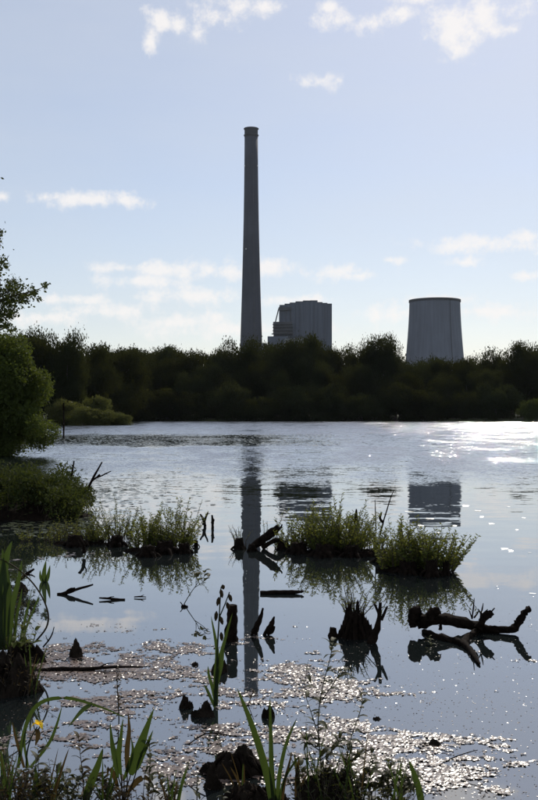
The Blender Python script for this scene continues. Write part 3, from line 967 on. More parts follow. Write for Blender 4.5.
def stump(x, y, half, hpx, label, seed, name='tree_stump', roots=5, jag=.16, lean=0.0, taper=.7):
    """broken stump with flared roots"""
    Y = dist(y); b = P(x, y, Y); k = Y / F
    r, h = half * k, hpx * k
    t = thing(name, label, 'stump', tuple(b))
    g = random.Random(seed)
    m = MB()
    ns, nr_ = 18, 9
    for i in range(nr_):
        tt = i / (nr_ - 1)
        for q in range(ns):
            th = 2 * math.pi * q / ns
            flare = 1 + .45 * (1 - tt) ** 3
            rr = r * (taper + (1 - taper) * (1 - tt)) * flare * (1 + .28 * mn.noise(Vector((math.cos(th) * 1.8 + seed, math.sin(th) * 1.8, tt * 1.2))))
            top = h * (1 + jag * mn.noise(Vector((math.cos(th) * 2.2 + seed, math.sin(th) * 2.2, 7))) * 1.5 + jag * .4 * g.uniform(-1, 1))
            m.v.append((rr * math.cos(th) + lean * tt * h, rr * math.sin(th), -.08 + (top + .08) * tt))
    for i in range(nr_ - 1):
        for q in range(ns):
            q2 = (q + 1) % ns
            m.f.append((i * ns + q, i * ns + q2, (i + 1) * ns + q2, (i + 1) * ns + q))
    c = len(m.v)
    m.v.append((lean * h, 0, h * .7))
    for q in range(ns):
        m.f.append(((nr_ - 1) * ns + q, (nr_ - 1) * ns + (q + 1) % ns, c))
    m.build('trunk', M['wet_wood'], t)
    for i in range(roots):
        a = 2 * math.pi * i / roots + g.uniform(-.4, .4)
        l = r * g.uniform(1.5, 2.3)
        mm = MB()
        mm.tube([(r * .4 * math.cos(a), r * .4 * math.sin(a), h * .35), (r * 1.1 * math.cos(a), r * 1.1 * math.sin(a), h * g.uniform(.1, .3)), (l * math.cos(a), l * math.sin(a), -.06)],
                [r * .30, r * .22, r * .1], 7, .3, i, sub=3)
        mm.build('root', M['wet_wood'], t, True)
    return t

def plant(name, label, cat, x, y, leaves, z=0.0, Y=None, material='iris_leaf', group=None):
    """blades given as pixel paths; every blade is a part. leaves: (path [(x,y,dY)], width px, taper, material)"""
    Y = dist(y, z) if Y is None else Y
    o = P(x, y, Y)
    t = thing(name, label, cat, tuple(o), group)
    for i, lf in enumerate(leaves):
        path, wd, tp = lf[:3]
        mt = lf[3] if len(lf) > 3 else material
        m = MB()
        a = i * 2.1
        m.blade([P(p[0], p[1], Y + (p[2] if len(p) > 2 else 0)) - o for p in path], wd * Y / F, .3 if i % 2 else -.3, (1, .5 * math.sin(a), 0), tp)
        m.build('leaf', M[mt], t, True)
    return t, o, Y

def stem_part(t, o, Y, path, rad, name='stem', material='iris_leaf'):
    m = MB()
    m.tube([P(p[0], p[1], Y + (p[2] if len(p) > 2 else 0)) - o for p in path], [r * Y / F for r in rad], 6, sub=4)
    return m.build(name, M[material], t, True)

def herb(x, y, path, n_leaf, label, seed, leaf=(5, 10), name='leafy_herb', cat='plant', material='herb_leaf', stem_r=.7, side=(), Y=None, z=0.0, start=.15, wide=.36, cluster=1):
    """a leafy stalk: stem along a pixel path, lance leaves along it"""
    Y = dist(y, z) if Y is None else Y
    o = P(x, y, Y)
    t = thing(name, label, cat, tuple(o))
    g = np.random.default_rng(seed)
    allp = [path] + list(side)
    nl = 0
    for pi, pth in enumerate(allp):
        pts = [P(p[0], p[1], Y + (p[2] if len(p) > 2 else 0)) - o for p in pth]
        m = MB()
        m.tube(pts, list(np.linspace(stem_r, stem_r * .4, len(pts)) * Y / F * (1 if pi == 0 else .7)), 5, sub=3)
        m.build('stem', M[material], t, True)
        k = int(n_leaf * 1.3) if pi == 0 else max(4, n_leaf // 2)
        for q in range(k):
            tt = start + (1 - start) * (q + .5) / k
            e = tt * (len(pts) - 1); j = min(int(e), len(pts) - 2)
            p0 = pts[j] + (pts[j + 1] - pts[j]) * (e - j)
            L_ = 1.2 * g.uniform(*leaf) * Y / F * (1.15 - .4 * tt)
            a = q * 2.4 + g.normal(0, .5)
            d = np.array((math.cos(a), math.sin(a), g.uniform(-.2, .7)))
            d /= np.linalg.norm(d)
            m = MB()
            m.blade([p0, p0 + d * L_ * .5 + [0, 0, L_ * .08], p0 + d * L_ + [0, 0, -L_ * g.uniform(0, .25)]], L_ * wide, .25, (-d[1], d[0], .2), -1)
            m.build('leaf', M[material], t, True)
    return t

# ------------------------------------------------------------------ left bank: sedge mound and islands
def sedge_mound():
    y = 522
    Y = dist(y); x0 = 22
    o = P(x0, y, Y + .9); o[2] = 0
    t = thing('sedge_bush', 'dense dark green leafy mound on the left bank in front of the big bush', 'bush', tuple(o))
    g = np.random.default_rng(77)
    k = Y / F
    n = 26000
    c = np.stack([g.uniform(-95, 62, 70) * k, g.uniform(-.7, 1.4, 70), g.uniform(.1, .62, 70)], 1)
    c[:, 2] *= np.clip(1.15 - np.abs(c[:, 0] / k + 10) / 110, .3, 1)
    r = g.uniform(.16, .30, 70)
    w_ = g.integers(0, 70, n)
    d = unit(g.normal(size=(n, 3)) + [0, 0, .3])
    p = c[w_] + d * (r[w_] * np.clip(g.normal(.9, .2, n), .1, 1.5))[:, None]
    p = p[p[:, 2] > .01]
    v, f = leaf_quads(g, p, g.uniform(.018, .032, len(p)), 2.8, np.array([0, 0, 1.0]), 1.0)
    leaf_obj('foliage', v, f, M['sedge_leaf'], t)
    # stalks that break the outline
    m = MB(); cen = []
    for i in range(120):
        bx = np.array((g.uniform(-90, 66) * k, g.uniform(-.6, 1.2), .1))
        h = g.uniform(.45, .85) * (1.1 - abs(bx[0] / k + 12) / 105)
        tip = bx + [g.normal(0, .08), g.normal(0, .08), h]
        m.tube([bx, (bx + tip) / 2 + g.normal(0, .01, 3), tip], [.004, .003, .0015], 4, cap=False)
        for q in range(16):
            tt = .3 + .7 * q / 16
            cen.append(bx + (tip - bx) * tt + g.normal(0, .018, 3))
    tag(m.build('stems', M['bark'], t), kind='stuff')
    v, f = leaf_quads(g, np.array(cen), g.uniform(.012, .02, len(cen)), 3, np.array([0, 0, .8]), 1.0)
    leaf_obj('outer_leaves', v, f, M['sedge_leaf'], t)
sedge_mound()
hummock(10, 517, 76, 14, 'dark earth under the leafy mound on the left bank', 41, 'earth_bank', 'mud bank', depth=.45, material='wet_wood')
stick('dead_branch', 'bare dead twigs sticking up behind the leafy mound at left', 'branch', [
    ('branch', [(70, 500), (71, 480), (74, 461)], [1.6, 1.2, .7]), ('branch', [(84, 498), (92, 480), (102, 462)], [1.5, 1.2, .7]),
    ('twig', [(92, 481), (97, 477), (100, 475)], [.9, .8, 1.4]), ('twig', [(94, 479), (103, 475), (111, 471)], [.6, .7, .5])], dist(510))

shoots(72, 541, 26, 514, 26, 'low sparse sprouting shrub below the leafy mound at left', 1, leaf=(.03, .05), gap=.016)
shoots(117, 540, 20, 499, 24, 'slender leafy clump left of the largest sprouting clump at left', 2, leaf=(.035, .055), depth=.5)
shoots(150, 549, 18, 508, 24, 'leafy clump on the left half of the left island', 3, depth=.5)
shoots(172, 549, 24, 503, 36, 'largest leafy clump on the left island with reddish stems', 4, depth=.5)
shoots(186, 541, 9, 492, 8, 'few tall twigs with small leaves at the right end of the left island', 5, depth=.4, lean=.15, leaf=(.025, .045))
for i, (x, y, hw, h, lab, rt) in enumerate([
        (75, 546, 11, 15, 'dark rooty stump under the sparse shrub at left', 5), (93, 540, 7, 13, 'small dark stump in the gap between left shrubs', 4), (117, 546, 9, 14, 'dark stump under the slender clump', 5), (148, 556, 10, 14, 'dark stump at the left front of the left island', 5),
        (165, 553, 12, 16, 'broad dark stump in the middle of the left island', 6), (184, 553, 8, 13, 'dark stump at the right of the left island', 5), (196, 547, 3, 9, 'short dark stub at the tip of the left island', 3)]):
    stump(x, y, hw * .9, h * .72, lab, 10 + i, roots=rt + 1)
hummock(158, 551, 36, 3.5, 'low dark root mat of the left island', 51, 'root_mat', 'mud mound', depth=.28, rough=.7, fine=.4, material='wet_wood')
hummock(84, 544, 30, 4, 'low dark root mat below the sparse shrub at left', 52, 'root_mat', 'mud mound', depth=.25, rough=.7, fine=.4, material='wet_wood')
stick('forked_stub', 'small forked dark stub right of the left island', 'branch', [('stub', [(205, 527), (203.5, 520), (200, 514)], [1.4, 1.6, .6]), ('prong', [(203, 525), (206, 517), (208, 512)], [1.2, 1, .5])], dist(527))
stick('wooden_stub', 'short dark stub standing alone right of the forked stub', 'branch', [('stub', [(212.5, 529), (212.6, 521), (212, 515)], [1.4, 1.4, .8]), ('knot', [(211, 523), (213.6, 521), (214, 519)], [.7, .8, .4])], dist(529))
stick('broken_root', 'dark root hanging into the water below the sparse shrub', 'branch', [('root', [(84, 553), (83, 545), (79, 538)], [1.8, 1.8, 1.5]), ('twig', [(83, 548), (86, 543), (86, 539)], [.8, .7, .5])], dist(556))

shoots(97, 543, 14, 512, 16, 'sparse leafy growth filling the gap between the left bank and the left island', 14, depth=.5, leaf=(.035, .06))
shoots(40, 541, 26, 524, 18, 'low ragged greenery at the water edge below the leafy mound', 15, depth=.4, leaf=(.03, .05))
# ------------------------------------------------------------------ middle island
shoots(312, 549, 30, 507, 46, 'left half of the bushy willow growth on the middle island', 6, depth=.5)
shoots(338, 552, 30, 500, 60, 'tall bushy willow growth in the centre of the middle island', 7, depth=.5)
shoots(366, 547, 22, 516, 24, 'lower leafy growth linking the two bushes of the middle island', 8, depth=.5)
shoots(405, 569, 30, 522, 60, 'left half of the dense leafy bush at the right end of the middle island', 9, depth=.5)
shoots(432, 571, 28, 522, 60, 'right half of the dense leafy bush at the right end of the middle island', 10, depth=.5, lean=.4)
shoots(240, 545, 8, 525, 12, 'small grassy tuft on the leftmost stump of the middle island', 11, leaf=(.03, .05), wide=.12, z0=.05)
shoots(284, 548, 12, 526, 14, 'low leafy growth just right of the leaning log', 16, depth=.5, leaf=(.03, .05))
shoots(266, 539, 4, 514, 3, 'thin pale sprig rising beside the leaning log', 12, leaf=(.03, .045), depth=.3)
shoots(274, 537, 4, 508, 3, 'tallest thin pale sprig behind the leaning log', 13, leaf=(.03, .045), depth=.3)
for i, (x, y, hw, h, lab, rt) in enumerate([
        (239, 549, 6, 14, 'leftmost dark stump of the middle island with a tuft on top', 4), (252, 551, 5, 9, 'small dark stump beside the leaning log', 4), (298, 553, 10, 14, 'dark stump at the left foot of the central willow growth', 5),
        (325, 556, 13, 15, 'broad dark stump under the central willow growth', 6), (352, 556, 11, 14, 'dark stump right of the central willow growth', 5), (383, 562, 10, 14, 'dark stump between the two bushes of the middle island', 5),
        (408, 573, 12, 16, 'dark stump under the left half of the right bush', 5), (432, 576, 9, 20, 'tall dark root stump under the right bush', 5), (446, 575, 5, 17, 'slim dark root stump at the right edge of the right bush', 3), (283, 549, 7, 10, 'low dark stump right of the leaning log', 4)]):
    stump(x, y, hw * .9, h * .75, lab, 30 + i, roots=rt + 1)
hummock(335, 553, 50, 4.5, 'low dark root mat under the central willow growth', 61, 'root_mat', 'mud mound', depth=.22, rough=.7, fine=.4, material='wet_wood')
hummock(412, 571, 38, 5, 'low dark root mat under the right bush', 62, 'root_mat', 'mud mound', depth=.25, rough=.7, fine=.4, material='wet_wood')
hummock(378, 556, 30, 5, 'dark root mat bridging the two bushes', 63, 'root_mat', 'mud mound', depth=.3, rough=.7, fine=.4, material='wet_wood')
stick('leaning_log', 'thick dark broken log leaning left of the central willow growth', 'log', [
    ('log', [(252, 548), (262, 540), (271, 533), (279, 527)], [3.5, 4.6, 4.2, 3.0]), ('branch', [(277, 530), (281, 527), (282, 524)], [1.2, .9, .5]), ('root', [(262, 548), (276, 540), (288, 546), (292, 552)], [2.2, 2.4, 2.2, 1.2])], dist(549))
stick('upright_stub', 'pointed dark stub standing behind the central willow growth', 'branch', [('stub', [(357, 532), (356, 520), (356.5, 509)], [2.4, 2.2, .6]), ('spur', [(355, 524), (352.5, 518), (352, 515)], [1.1, .8, .4])], dist(540))
stick('bent_twig', 'thin bent twig with a hooked stub above the right bush', 'branch', [('twig', [(380, 535), (384, 520), (390, 500), (394, 490)], [.9, .7, .5, .3]), ('hook', [(383, 522), (380, 518), (382, 512)], [1.6, 1.3, .5]), ('stem', [(376, 530), (375.5, 512), (375, 500)], [.6, .5, .3])], dist(545))

# ------------------------------------------------------------------ floating and standing wood in the calm water
stick('floating_log', 'short straight dark log floating beside the chimney reflection', 'log', [('log', [(260, 593), (275, 592.6), (292, 592.2), (300, 591.8)], [2.2, 2.5, 2.2, 1.4]), ('tip', [(299, 592), (302, 591.4), (304, 591.0)], [1.2, 1.5, .5])], dist(594))
stick('forked_stick', 'forked dark stick poking out of the water at left', 'branch', [('stick', [(57, 594), (66, 593), (78, 589), (93, 584.5)], [1.0, 1.8, 1.5, .8]), ('stub', [(66, 593), (70, 589.5), (75, 588)], [1.8, 1.6, .7])], dist(594.5))
stick('floating_stick', 'thin dark stick floating right of the forked stick', 'branch', [('stick', [(99, 598), (107, 598.4), (118, 599.5), (125, 599.5)], [.7, 1.1, 1.3, .9]), ('twig', [(107, 598), (111, 597), (114, 596.6)], [.6, .5, .4])], dist(600))
stick('twig_fragment', 'tiny dark twig floating right of the thin stick', 'branch', [('stick', [(134, 597), (140, 596.6), (146, 597)], [.6, .8, .4]), ('twig', [(140, 597), (142, 595.6), (144, 595)], [.5, .4, .3])], dist(598))
stick('wooden_stake', 'thick dark stake standing in the water beside the iris seed heads', 'post', [('stake', [(231.5, 641), (231.8, 628), (232.2, 614), (232.4, 605)], [6.2, 5.6, 5.2, 4.9]), ('splinter', [(226.5, 641), (226.6, 630), (228.5, 622)], [2.4, 2.2, .8])], dist(641))
stick('curved_prong', 'left of two dark curved prongs beside the chimney reflection', 'branch', [('prong', [(254, 634), (257, 626), (261, 616), (263, 608)], [3.2, 3.0, 2.0, .8]), ('root', [(255, 631), (252, 634), (250, 637)], [1.4, 1.2, .7])], dist(635))
stick('pointed_root', 'right of two dark curved prongs, wedge shaped, beside the chimney reflection', 'branch', [('prong', [(263, 636), (268, 630), (272, 623), (274.4, 616.5)], [1.0, 3.0, 2.6, .6]), ('base', [(267, 634), (271, 631), (274, 626)], [2.0, 3.0, 1.6])], dist(635))

# stump with forked branch in the middle of the calm water
hummock(355, 637, 15.5, 25, 'large rounded black stump below the middle island', 71, 'rooted_stump', 'stump', depth=.8, rough=.5, fine=.2, material='wet_wood', roots=6, freq=3.0, peaks=((-.45, 0, 5, .3), (.1, 0, 6, .25), (.4, .1, 4, .25)), res=40)
stump(333, 637, 5, 9, 'small black stub left of the rounded black stump', 72, roots=3)
shoots(354, 634, 11, 600, 13, 'small sprouts growing on the rounded black stump', 73, leaf=(.025, .045), depth=.4, z0=.13, wide=.2)
stick('forked_branch', 'upright dark branch with three prongs right of the rounded black stump', 'branch', [
    ('branch', [(371, 644), (375, 634), (378.5, 622), (380.5, 602.5)], [4.5, 4.0, 2.6, 1.4]), ('prong', [(379, 614), (376, 607), (374.6, 604)], [1.6, 1.3, .9]), ('prong', [(381, 620), (384, 614), (387.5, 606)], [1.8, 1.5, .9])], dist(643))

# drowned branches at right
DY = dist(634)
stick('drowned_log', 'thick drowned log with upturned forked branch at right', 'log', [
    ('log', [(418, 621), (436, 619, .05), (455, 621, .08), (474, 626, .08), (490, 629, .05), (510, 630)], [8, 5.6, 5.2, 4.6, 3.4, 3.2]),
    ('branch', [(506, 630), (516, 627), (521, 619), (525, 612), (531, 609)], [3.2, 3.5, 3.6, 3.2, 2.4]),
    ('branch', [(478, 628), (482, 622), (487, 616), (492, 611.5)], [3.8, 3.8, 3.6, 2.6]), ('twig', [(490, 613), (493, 610), (495, 608)], [.8, .7, .4]),
    ('knot', [(414, 627), (413, 619), (416, 612), (421, 610)], [3, 5, 5.5, 4]), ('knot', [(428, 622), (432, 614), (440, 610)], [5, 5, 3])], DY, rough=.6, sides=12)
stick('sunken_branch', 'half sunken dark branch lying in front of the drowned log', 'branch', [
    ('branch', [(424, 631, 'w'), (438, 637, 'w'), (452, 640, 'w'), (464, 644, 'w'), (472, 652, 'w'), (478, 661, 'w'), (480, 664, 'w')], [2.4, 3.4, 3.3, 3.2, 2.6, 1.6, .4]), ('branch', [(463, 643, 'w'), (468, 637, 'w'), (477, 630, 'w')], [3.4, 3.6, 3.2]), ('twig', [(440, 630, .05), (441, 624, .05), (443, 620, .05)], [1.6, 1.2, .6])], dist(636), rough=.6, sides=12)
for i, (x, y, h, lab) in enumerate([(474, 616, 18, 'thin bare sprout standing on the drowned log'), (483, 612, 9, 'stubby bare sprouts at the fork of the drowned log')]):
    stick('dry_sprout', lab, 'twig', [('twig', [(x - 2, y + 3), (x - .6, y - h * .4), (x + .4, y - h)], [1.0, .7, .3]), ('twig', [(x - 2, y + 2), (x - 4, y - h * .2), (x - 5, y - h * .35)], [.8, .6, .3]), ('twig', [(x, y + 2), (x + 3, y - h * .1), (x + 5, y - h * .3)], [.9, .7, .4])], DY)
herb(431, 645, [(431, 647), (430, 641), (429, 637)], 7, 'tiny drooping sprig beside the sunken branch', 90, leaf=(4, 6), cat='plant', name='water_sprig')

# sprig leaning over the calm water
herb(183, 604, [(183, 606), (190, 594), (197, 584), (200, 577)], 0, 'thin leaning sprig with a leafy tip in the calm water', 91, name='leaning_sprig', side=[[(194, 588), (203, 582), (209, 576)], [(196, 585), (196, 578), (195, 573)], [(198, 580), (204, 577), (205, 570)]], leaf=(6, 9), stem_r=.55, start=.5, wide=.5)
stick('root_fragment', 'small dark root at the foot of the leaning sprig', 'branch', [('root', [(181, 606.5), (184, 606), (188, 606.5)], [.7, 1.5, .6]), ('twig', [(183, 606), (181, 603), (180, 602)], [.7, .5, .3])], dist(607))

# ------------------------------------------------------------------ iris with seed pods by the stake
t, o, Y = plant('iris_plant', 'iris with seed pods and long leaves left of the stake', 'plant', 216, 708, [
    ([(216, 706), (216, 675), (217, 650), (211, 616)], 5, .75), ([(216, 706), (218, 670), (225, 640), (232.5, 613)], 4.5, .75), ([(215, 706), (217, 685), (222, 665), (224, 648)], 4, .75),
    ([(216, 706), (213, 690), (209, 676), (208, 666)], 3.5, .75), ([(215, 708), (207, 690), (204, 685)], 3, .75)])
stem_part(t, o, Y, [(217, 706), (217, 660), (219, 620), (221, 587)], [1.0, .9, .7, .5])
stem_part(t, o, Y, [(219, 618), (225, 604), (229.5, 592)], [.7, .6, .5])
g = np.random.default_rng(3)
for (x, y, a, l) in [(220.5, 589, .2, 9), (219, 597, -.2, 9), (216.5, 611, -.1, 10), (220, 616, .3, 9), (229, 594, .3, 8), (227, 602, .2, 8), (222.5, 584.5, .2, 5), (221, 632, .1, 9)]:
    m = MB(); dx, dz = math.sin(a) * l * Y / F, -math.cos(a) * l * Y / F
    p0 = P(x, y, Y - .01) - o
    m.tube([p0, p0 + [dx * .3, 0, dz * .3], p0 + [dx * .7, 0, dz * .7], p0 + [dx, 0, dz]], [.002, .0115, .0105, .003], 7)
    m.build('seed_pod', M['dry_leaf'], t, True)
hummock(220, 672, 9, 14, 'small dark root ball behind the iris with seed pods', 81, 'root_ball', 'mud mound', depth=.8)

# ------------------------------------------------------------------ left foreground bank
hummock(8, 690, 36, 27, 'large dark muddy stump mound at the left edge', 82, 'mud_mound', 'mud mound', depth=.7, rough=.5, fine=.2, roots=6, freq=3.2)
hummock(24, 661, 21, 17, 'smaller earth mound with sprouting leaves at the left edge', 83, 'mud_mound', 'mud mound', depth=.7, rough=.5, fine=.2, roots=4, freq=3.2)
hummock(76, 657, 7.5, 14, 'small pointed dark root stub in the algae at left', 84, 'root_stub', 'stump', depth=.8, peaks=((.1, 0, 5, .7),))
stick('sunken_stick', 'long dark stick lying in the algae at left', 'branch', [('stick', [(40, 671), (56, 669.5), (85, 669), (115, 667), (143, 667)], [2.2, 2.6, 2.0, 1.4, .7]), ('twig', [(45, 669), (40, 674), (37, 677)], [1.8, 1.6, 1.0]), ('twig', [(98, 668), (106, 664), (113, 663)], [.8, .6, .4])], dist(671))
herb(26, 650, [(26, 652), (24, 640), (22, 622)], 7, 'yellow green leafy sprout on the left earth mound', 85, name='leafy_sprout', leaf=(7, 12), material='shoot_leaf', side=[[(28, 650), (34, 640), (36, 628)], [(22, 650), (16, 644), (12, 640)]], wide=.55, Y=dist(660) - .15)
t, o, Y = plant('iris_plant', 'tall broad leaved iris at the left edge above the mounds', 'plant', 6, 650, [
    ([(2, 650), (2, 600), (6, 560), (12, 541)], 9, .75), ([(6, 650), (8, 600), (5, 570), (2, 548)], 8, .75), ([(10, 648), (12, 610), (19, 580), (22, 560)], 7, .75), ([(-2, 650), (-3, 610), (0, 575), (-2, 555)], 9, .75),
    ([(14, 648), (16, 620), (20, 600), (22, 588)], 3, .75), ([(22, 640), (28, 622), (36, 604), (40, 597)], 2.5, .75), ([(0, 640), (-2, 600), (-8, 570), (-14, 560)], 8, .75), ([(4, 650), (0, 620), (6, 590), (10, 580)], 6, .75)], Y=dist(660))
stem_part(t, o, Y, [(-6, 556), (12, 565), (30, 580), (42, 597), (48, 614), (46, 628), (35, 642)], [.5, .7, .8, .8, .9, .9, .9], 'arching_stem', 'dry_leaf')
stick('bent_stick', 'dark stick leaning out of the plants at the left edge', 'branch', [('stick', [(15, 583), (24, 576), (34, 569)], [1.6, 1.8, 1.0]), ('twig', [(26, 575), (31, 575), (35, 577)], [1.0, .8, .5])], dist(590))
hummock(20, 591, 9, 9, 'small brown clump floating at the left edge', 86, 'root_clump', 'mud mound', depth=.6)
stick('small_stick', 'small curved stick rising right of the left earth mound', 'branch', [('stick', [(43, 647), (48, 641), (52, 634), (54, 627)], [1.0, .8, .7, .4]), ('twig', [(48, 641), (46, 637), (46, 635)], [.5, .4, .2])], dist(650))
t, o, Y = plant('water_plant', 'small upright two leaved water plant behind the arching stem', 'plant', 45, 582, [([(45, 584), (44, 574), (46, 560)], 5, -1), ([(45, 584), (48, 576), (50, 565)], 4, -1), ([(45, 584), (41, 578), (40, 570)], 4, -1)])

# yellow flag iris with its arching leaves
t, o, Y = plant('yellow_iris', 'iris with a single yellow flower at lower left', 'flower', 26, 770, [
    ([(18, 768), (26, 725), (40, 703), (66, 698), (100, 707), (128, 719)], 4, .75), ([(30, 768), (48, 745), (56, 727), (62, 706)], 3.5, .75), ([(92, 704), (82, 710), (68, 727)], 5, -1), ([(24, 768), (16, 740), (12, 722)], 3, .75, 'dry_leaf'),
    ([(37, 729), (38, 737), (35, 746)], 5, -1, 'dry_leaf'), ([(28, 768), (24, 745), (26, 728)], 3, .75)])
stem_part(t, o, Y, [(26, 768), (27, 752), (31, 738), (37, 727)], [.9, .8, .7, .6])
fc = P(38, 725, Y) - o
for k in range(6):
    a = k * 1.047 + .3
    out_ = np.array((math.cos(a), math.sin(a), 0))
    m = MB(); l = (7.5 if k % 2 else 5.5) * Y / F
    up = .25 if k % 2 else .9
    m.blade([fc, fc + out_ * l * .5 + [0, 0, l * up * .6], fc + out_ * l * .95 + [0, 0, (-l * .35 if k % 2 else l * .75)]], l * .75, .3, (-out_[1], out_[0], 0), -1)
    m.build('petal', M['petal'], t, True)

# broad leaved dock in the lower left
t, o, Y = plant('broad_leaved_plant', 'plant with one large upright lance leaf at lower left', 'plant', 124, 800, [
    ([(131, 775), (136, 758), (144, 735), (154, 708)], 10, -1), ([(118, 778), (115, 758), (112, 742), (110, 722)], 5.5, -1), ([(121, 775), (119, 756), (121, 738), (123, 718)], 6, -1), ([(127, 772), (127, 750), (129, 730), (128, 712)], 5, -1, 'dry_leaf'),
    ([(137, 770), (141, 758), (148, 742), (153, 730)], 5, -1), ([(118, 790), (113, 775), (109, 768), (107, 778)], 6, -1, 'dry_leaf'), ([(128, 792), (138, 780), (146, 778), (154, 786)], 6, -1, 'dry_leaf'), ([(124, 780), (129, 766), (133, 752), (131, 738)], 4.5, -1)])
for pth in ([(122, 806), (122, 790), (118, 777)], [(124, 806), (126, 790), (131, 774)], [(123, 806), (122, 790), (121, 774)], [(125, 806), (132, 785), (137, 769)], [(124, 806), (127, 788), (127, 771)], [(124, 800), (122, 795), (118, 789)], [(125, 802), (126, 797), (128, 791)], [(123, 806), (124, 795), (124, 779)]):
    stem_part(t, o, Y, pth, [.8, .7, .5], 'leaf_stalk', 'dry_leaf')
herb(148, 800, [(148, 806), (149, 780), (150, 758), (149, 740)], 26, 'upright dark herb with small whorled leaves at lower left', 93, leaf=(6, 11))
herb(118, 720, [(119, 722), (118, 700), (117, 682), (117, 668)], 26, 'slender brownish spike standing in the algae at lower left', 94, leaf=(3, 6), material='dry_leaf', name='water_spike')
for i, (x, hx, top, lab) in enumerate([(8, 2, 742, 'leafy herb in the bottom left corner'), (34, 38, 748, 'second leafy herb along the bottom from the left corner'), (58, 56, 764, 'short leafy herb along the bottom, left of the sword leaf'),
                                       (84, 78, 736, 'tall reddish herb along the bottom left of the sword leaf'), (20, 24, 772, 'low leafy herb at the bottom near the left corner'), (70, 66, 782, 'lowest leafy herb beside the sword leaf')]):
    herb(x, 800, [(x, 812), ((x + hx) / 2 + 2, (800 + top) / 2 + 12), (hx, top)], 14, lab, 100 + i, leaf=(9, 16), material='dry_leaf' if i in (3, 4) else 'herb_leaf', side=[[(x, 795), (x + 8, 782), (x + 12, 772)]], wide=.34)
for i, (x, hx, top, lab) in enumerate([(46, 44, 770, 'small brownish herb between the first bottom left herbs'), (98, 104, 776, 'low brownish herb right of the sword leaf'), (112, 108, 786, 'lowest brownish herb below the broad leaved plant'), (168, 172, 782, 'small herb at the bottom between broad leaved plant and mud')]):
    herb(x, 800, [(x, 812), ((x + hx) / 2 + 1, (800 + top) / 2 + 8), (hx, top)], 14, lab, 170 + i, leaf=(8, 14), material='dry_leaf' if i % 2 == 0 else 'herb_leaf', side=[[(x, 797), (x - 7, 786), (x - 10, 778)], [(x, 800), (x + 8, 790), (x + 11, 780)]], wide=.36)
plant('sword_leaf_plant', 'two bright green sword leaves at the bottom left', 'plant', 90, 806, [([(84, 808), (90, 785), (98, 765), (103, 748)], 8, .75), ([(30, 812), (34, 795), (36, 780), (35, 765)], 6, .75), ([(2, 812), (4, 780), (1, 750)], 8, .75)])

# ------------------------------------------------------------------ lower middle: muddy roots and iris
hummock(236, 772, 33, 19, 'muddy root stump with two peaks at lower middle', 120, 'mud_stump', 'stump', depth=.55, rough=.5, fine=.18, peaks=((-.42, .1, 7, .3), (.12, -.1, 5, .35)), res=44, roots=7, freq=1.6)
hummock(214, 788, 11, 12, 'pointed muddy root left of the two peaked stump', 121, 'mud_stump', 'stump', depth=.7, rough=.5, fine=.2, peaks=((-.1, 0, 12, .6),))
hummock(203, 716, 13, 9, 'dark triangular root with a dry leaf in the algae', 122, 'mud_stump', 'stump', depth=.5, rough=.5, fine=.2, peaks=((.3, 0, 9, .6),))
hummock(186, 708, 8, 10, 'brown curled clump left of the triangular root', 123, 'mud_stump', 'stump', depth=.5, rough=.5, fine=.2, peaks=((-.4, 0, 5, .7),))
hummock(255, 806, 40, 20, 'mud bank at the bottom middle below the iris', 124, 'mud_bank', 'mud bank', depth=.6, fine=.2, res=44, roots=5, freq=3.5)
hummock(332, 806, 36, 30, 'mud bank at the bottom right of the iris', 125, 'mud_bank', 'mud bank', depth=.6, fine=.2, res=44, roots=5, freq=3.5)
hummock(180, 812, 50, 10, 'low mud at the bottom left of the iris', 126, 'mud_bank', 'mud bank', depth=.5, fine=.2)
stick('thin_twig', 'thin dark twig arching over the two peaked stump', 'twig', [('twig', [(189, 744), (205, 734), (222, 734), (240, 738)], [.6, .7, .7, .4]), ('twig', [(205, 734), (201, 730), (199, 727)], [.4, .3, .2])], dist(765))
plant('iris_plant', 'iris with three long green sword leaves at bottom middle', 'plant', 276, 812, [
    ([(274, 812), (266, 770), (252, 725), (237, 688)], 7.5, .75), ([(275, 812), (272, 770), (271, 735), (270, 697)], 5.5, .75), ([(278, 812), (279, 780), (286, 745), (297, 718)], 4.5, .75), ([(282, 812), (284, 785), (289, 765), (292, 752)], 3, .75, 'dry_leaf'), ([(277, 812), (284, 780), (296, 760), (300, 756)], 3, .75)])
plant('iris_plant', 'single bright sword leaf at the bottom right of the mud bank', 'plant', 418, 812, [([(424, 818), (419, 790), (414, 774), (409, 760)], 7, .75), ([(352, 818), (346, 795), (340, 782)], 6, .75)])
plant('dry_sedge', 'dry brown blades standing left of the tall herb at bottom middle', 'plant', 298, 806, [([(297, 808), (297, 780), (299, 756)], 5, -1, 'dry_leaf'), ([(296, 808), (302, 785), (310, 770)], 4, -1, 'dry_leaf'), ([(300, 806), (298, 775), (294, 752)], 5, -1, 'herb_leaf')])
herb(222, 812, [(222, 812), (222, 800), (224, 790)], 6, 'tiny sprout on the bottom mud bank', 128, leaf=(5, 8), name='leafy_sprout')
herb(196, 800, [(197, 806), (197, 785), (198, 775)], 12, 'small feathery sprout left of the bottom mud bank', 129, leaf=(4, 8), name='leafy_sprout')

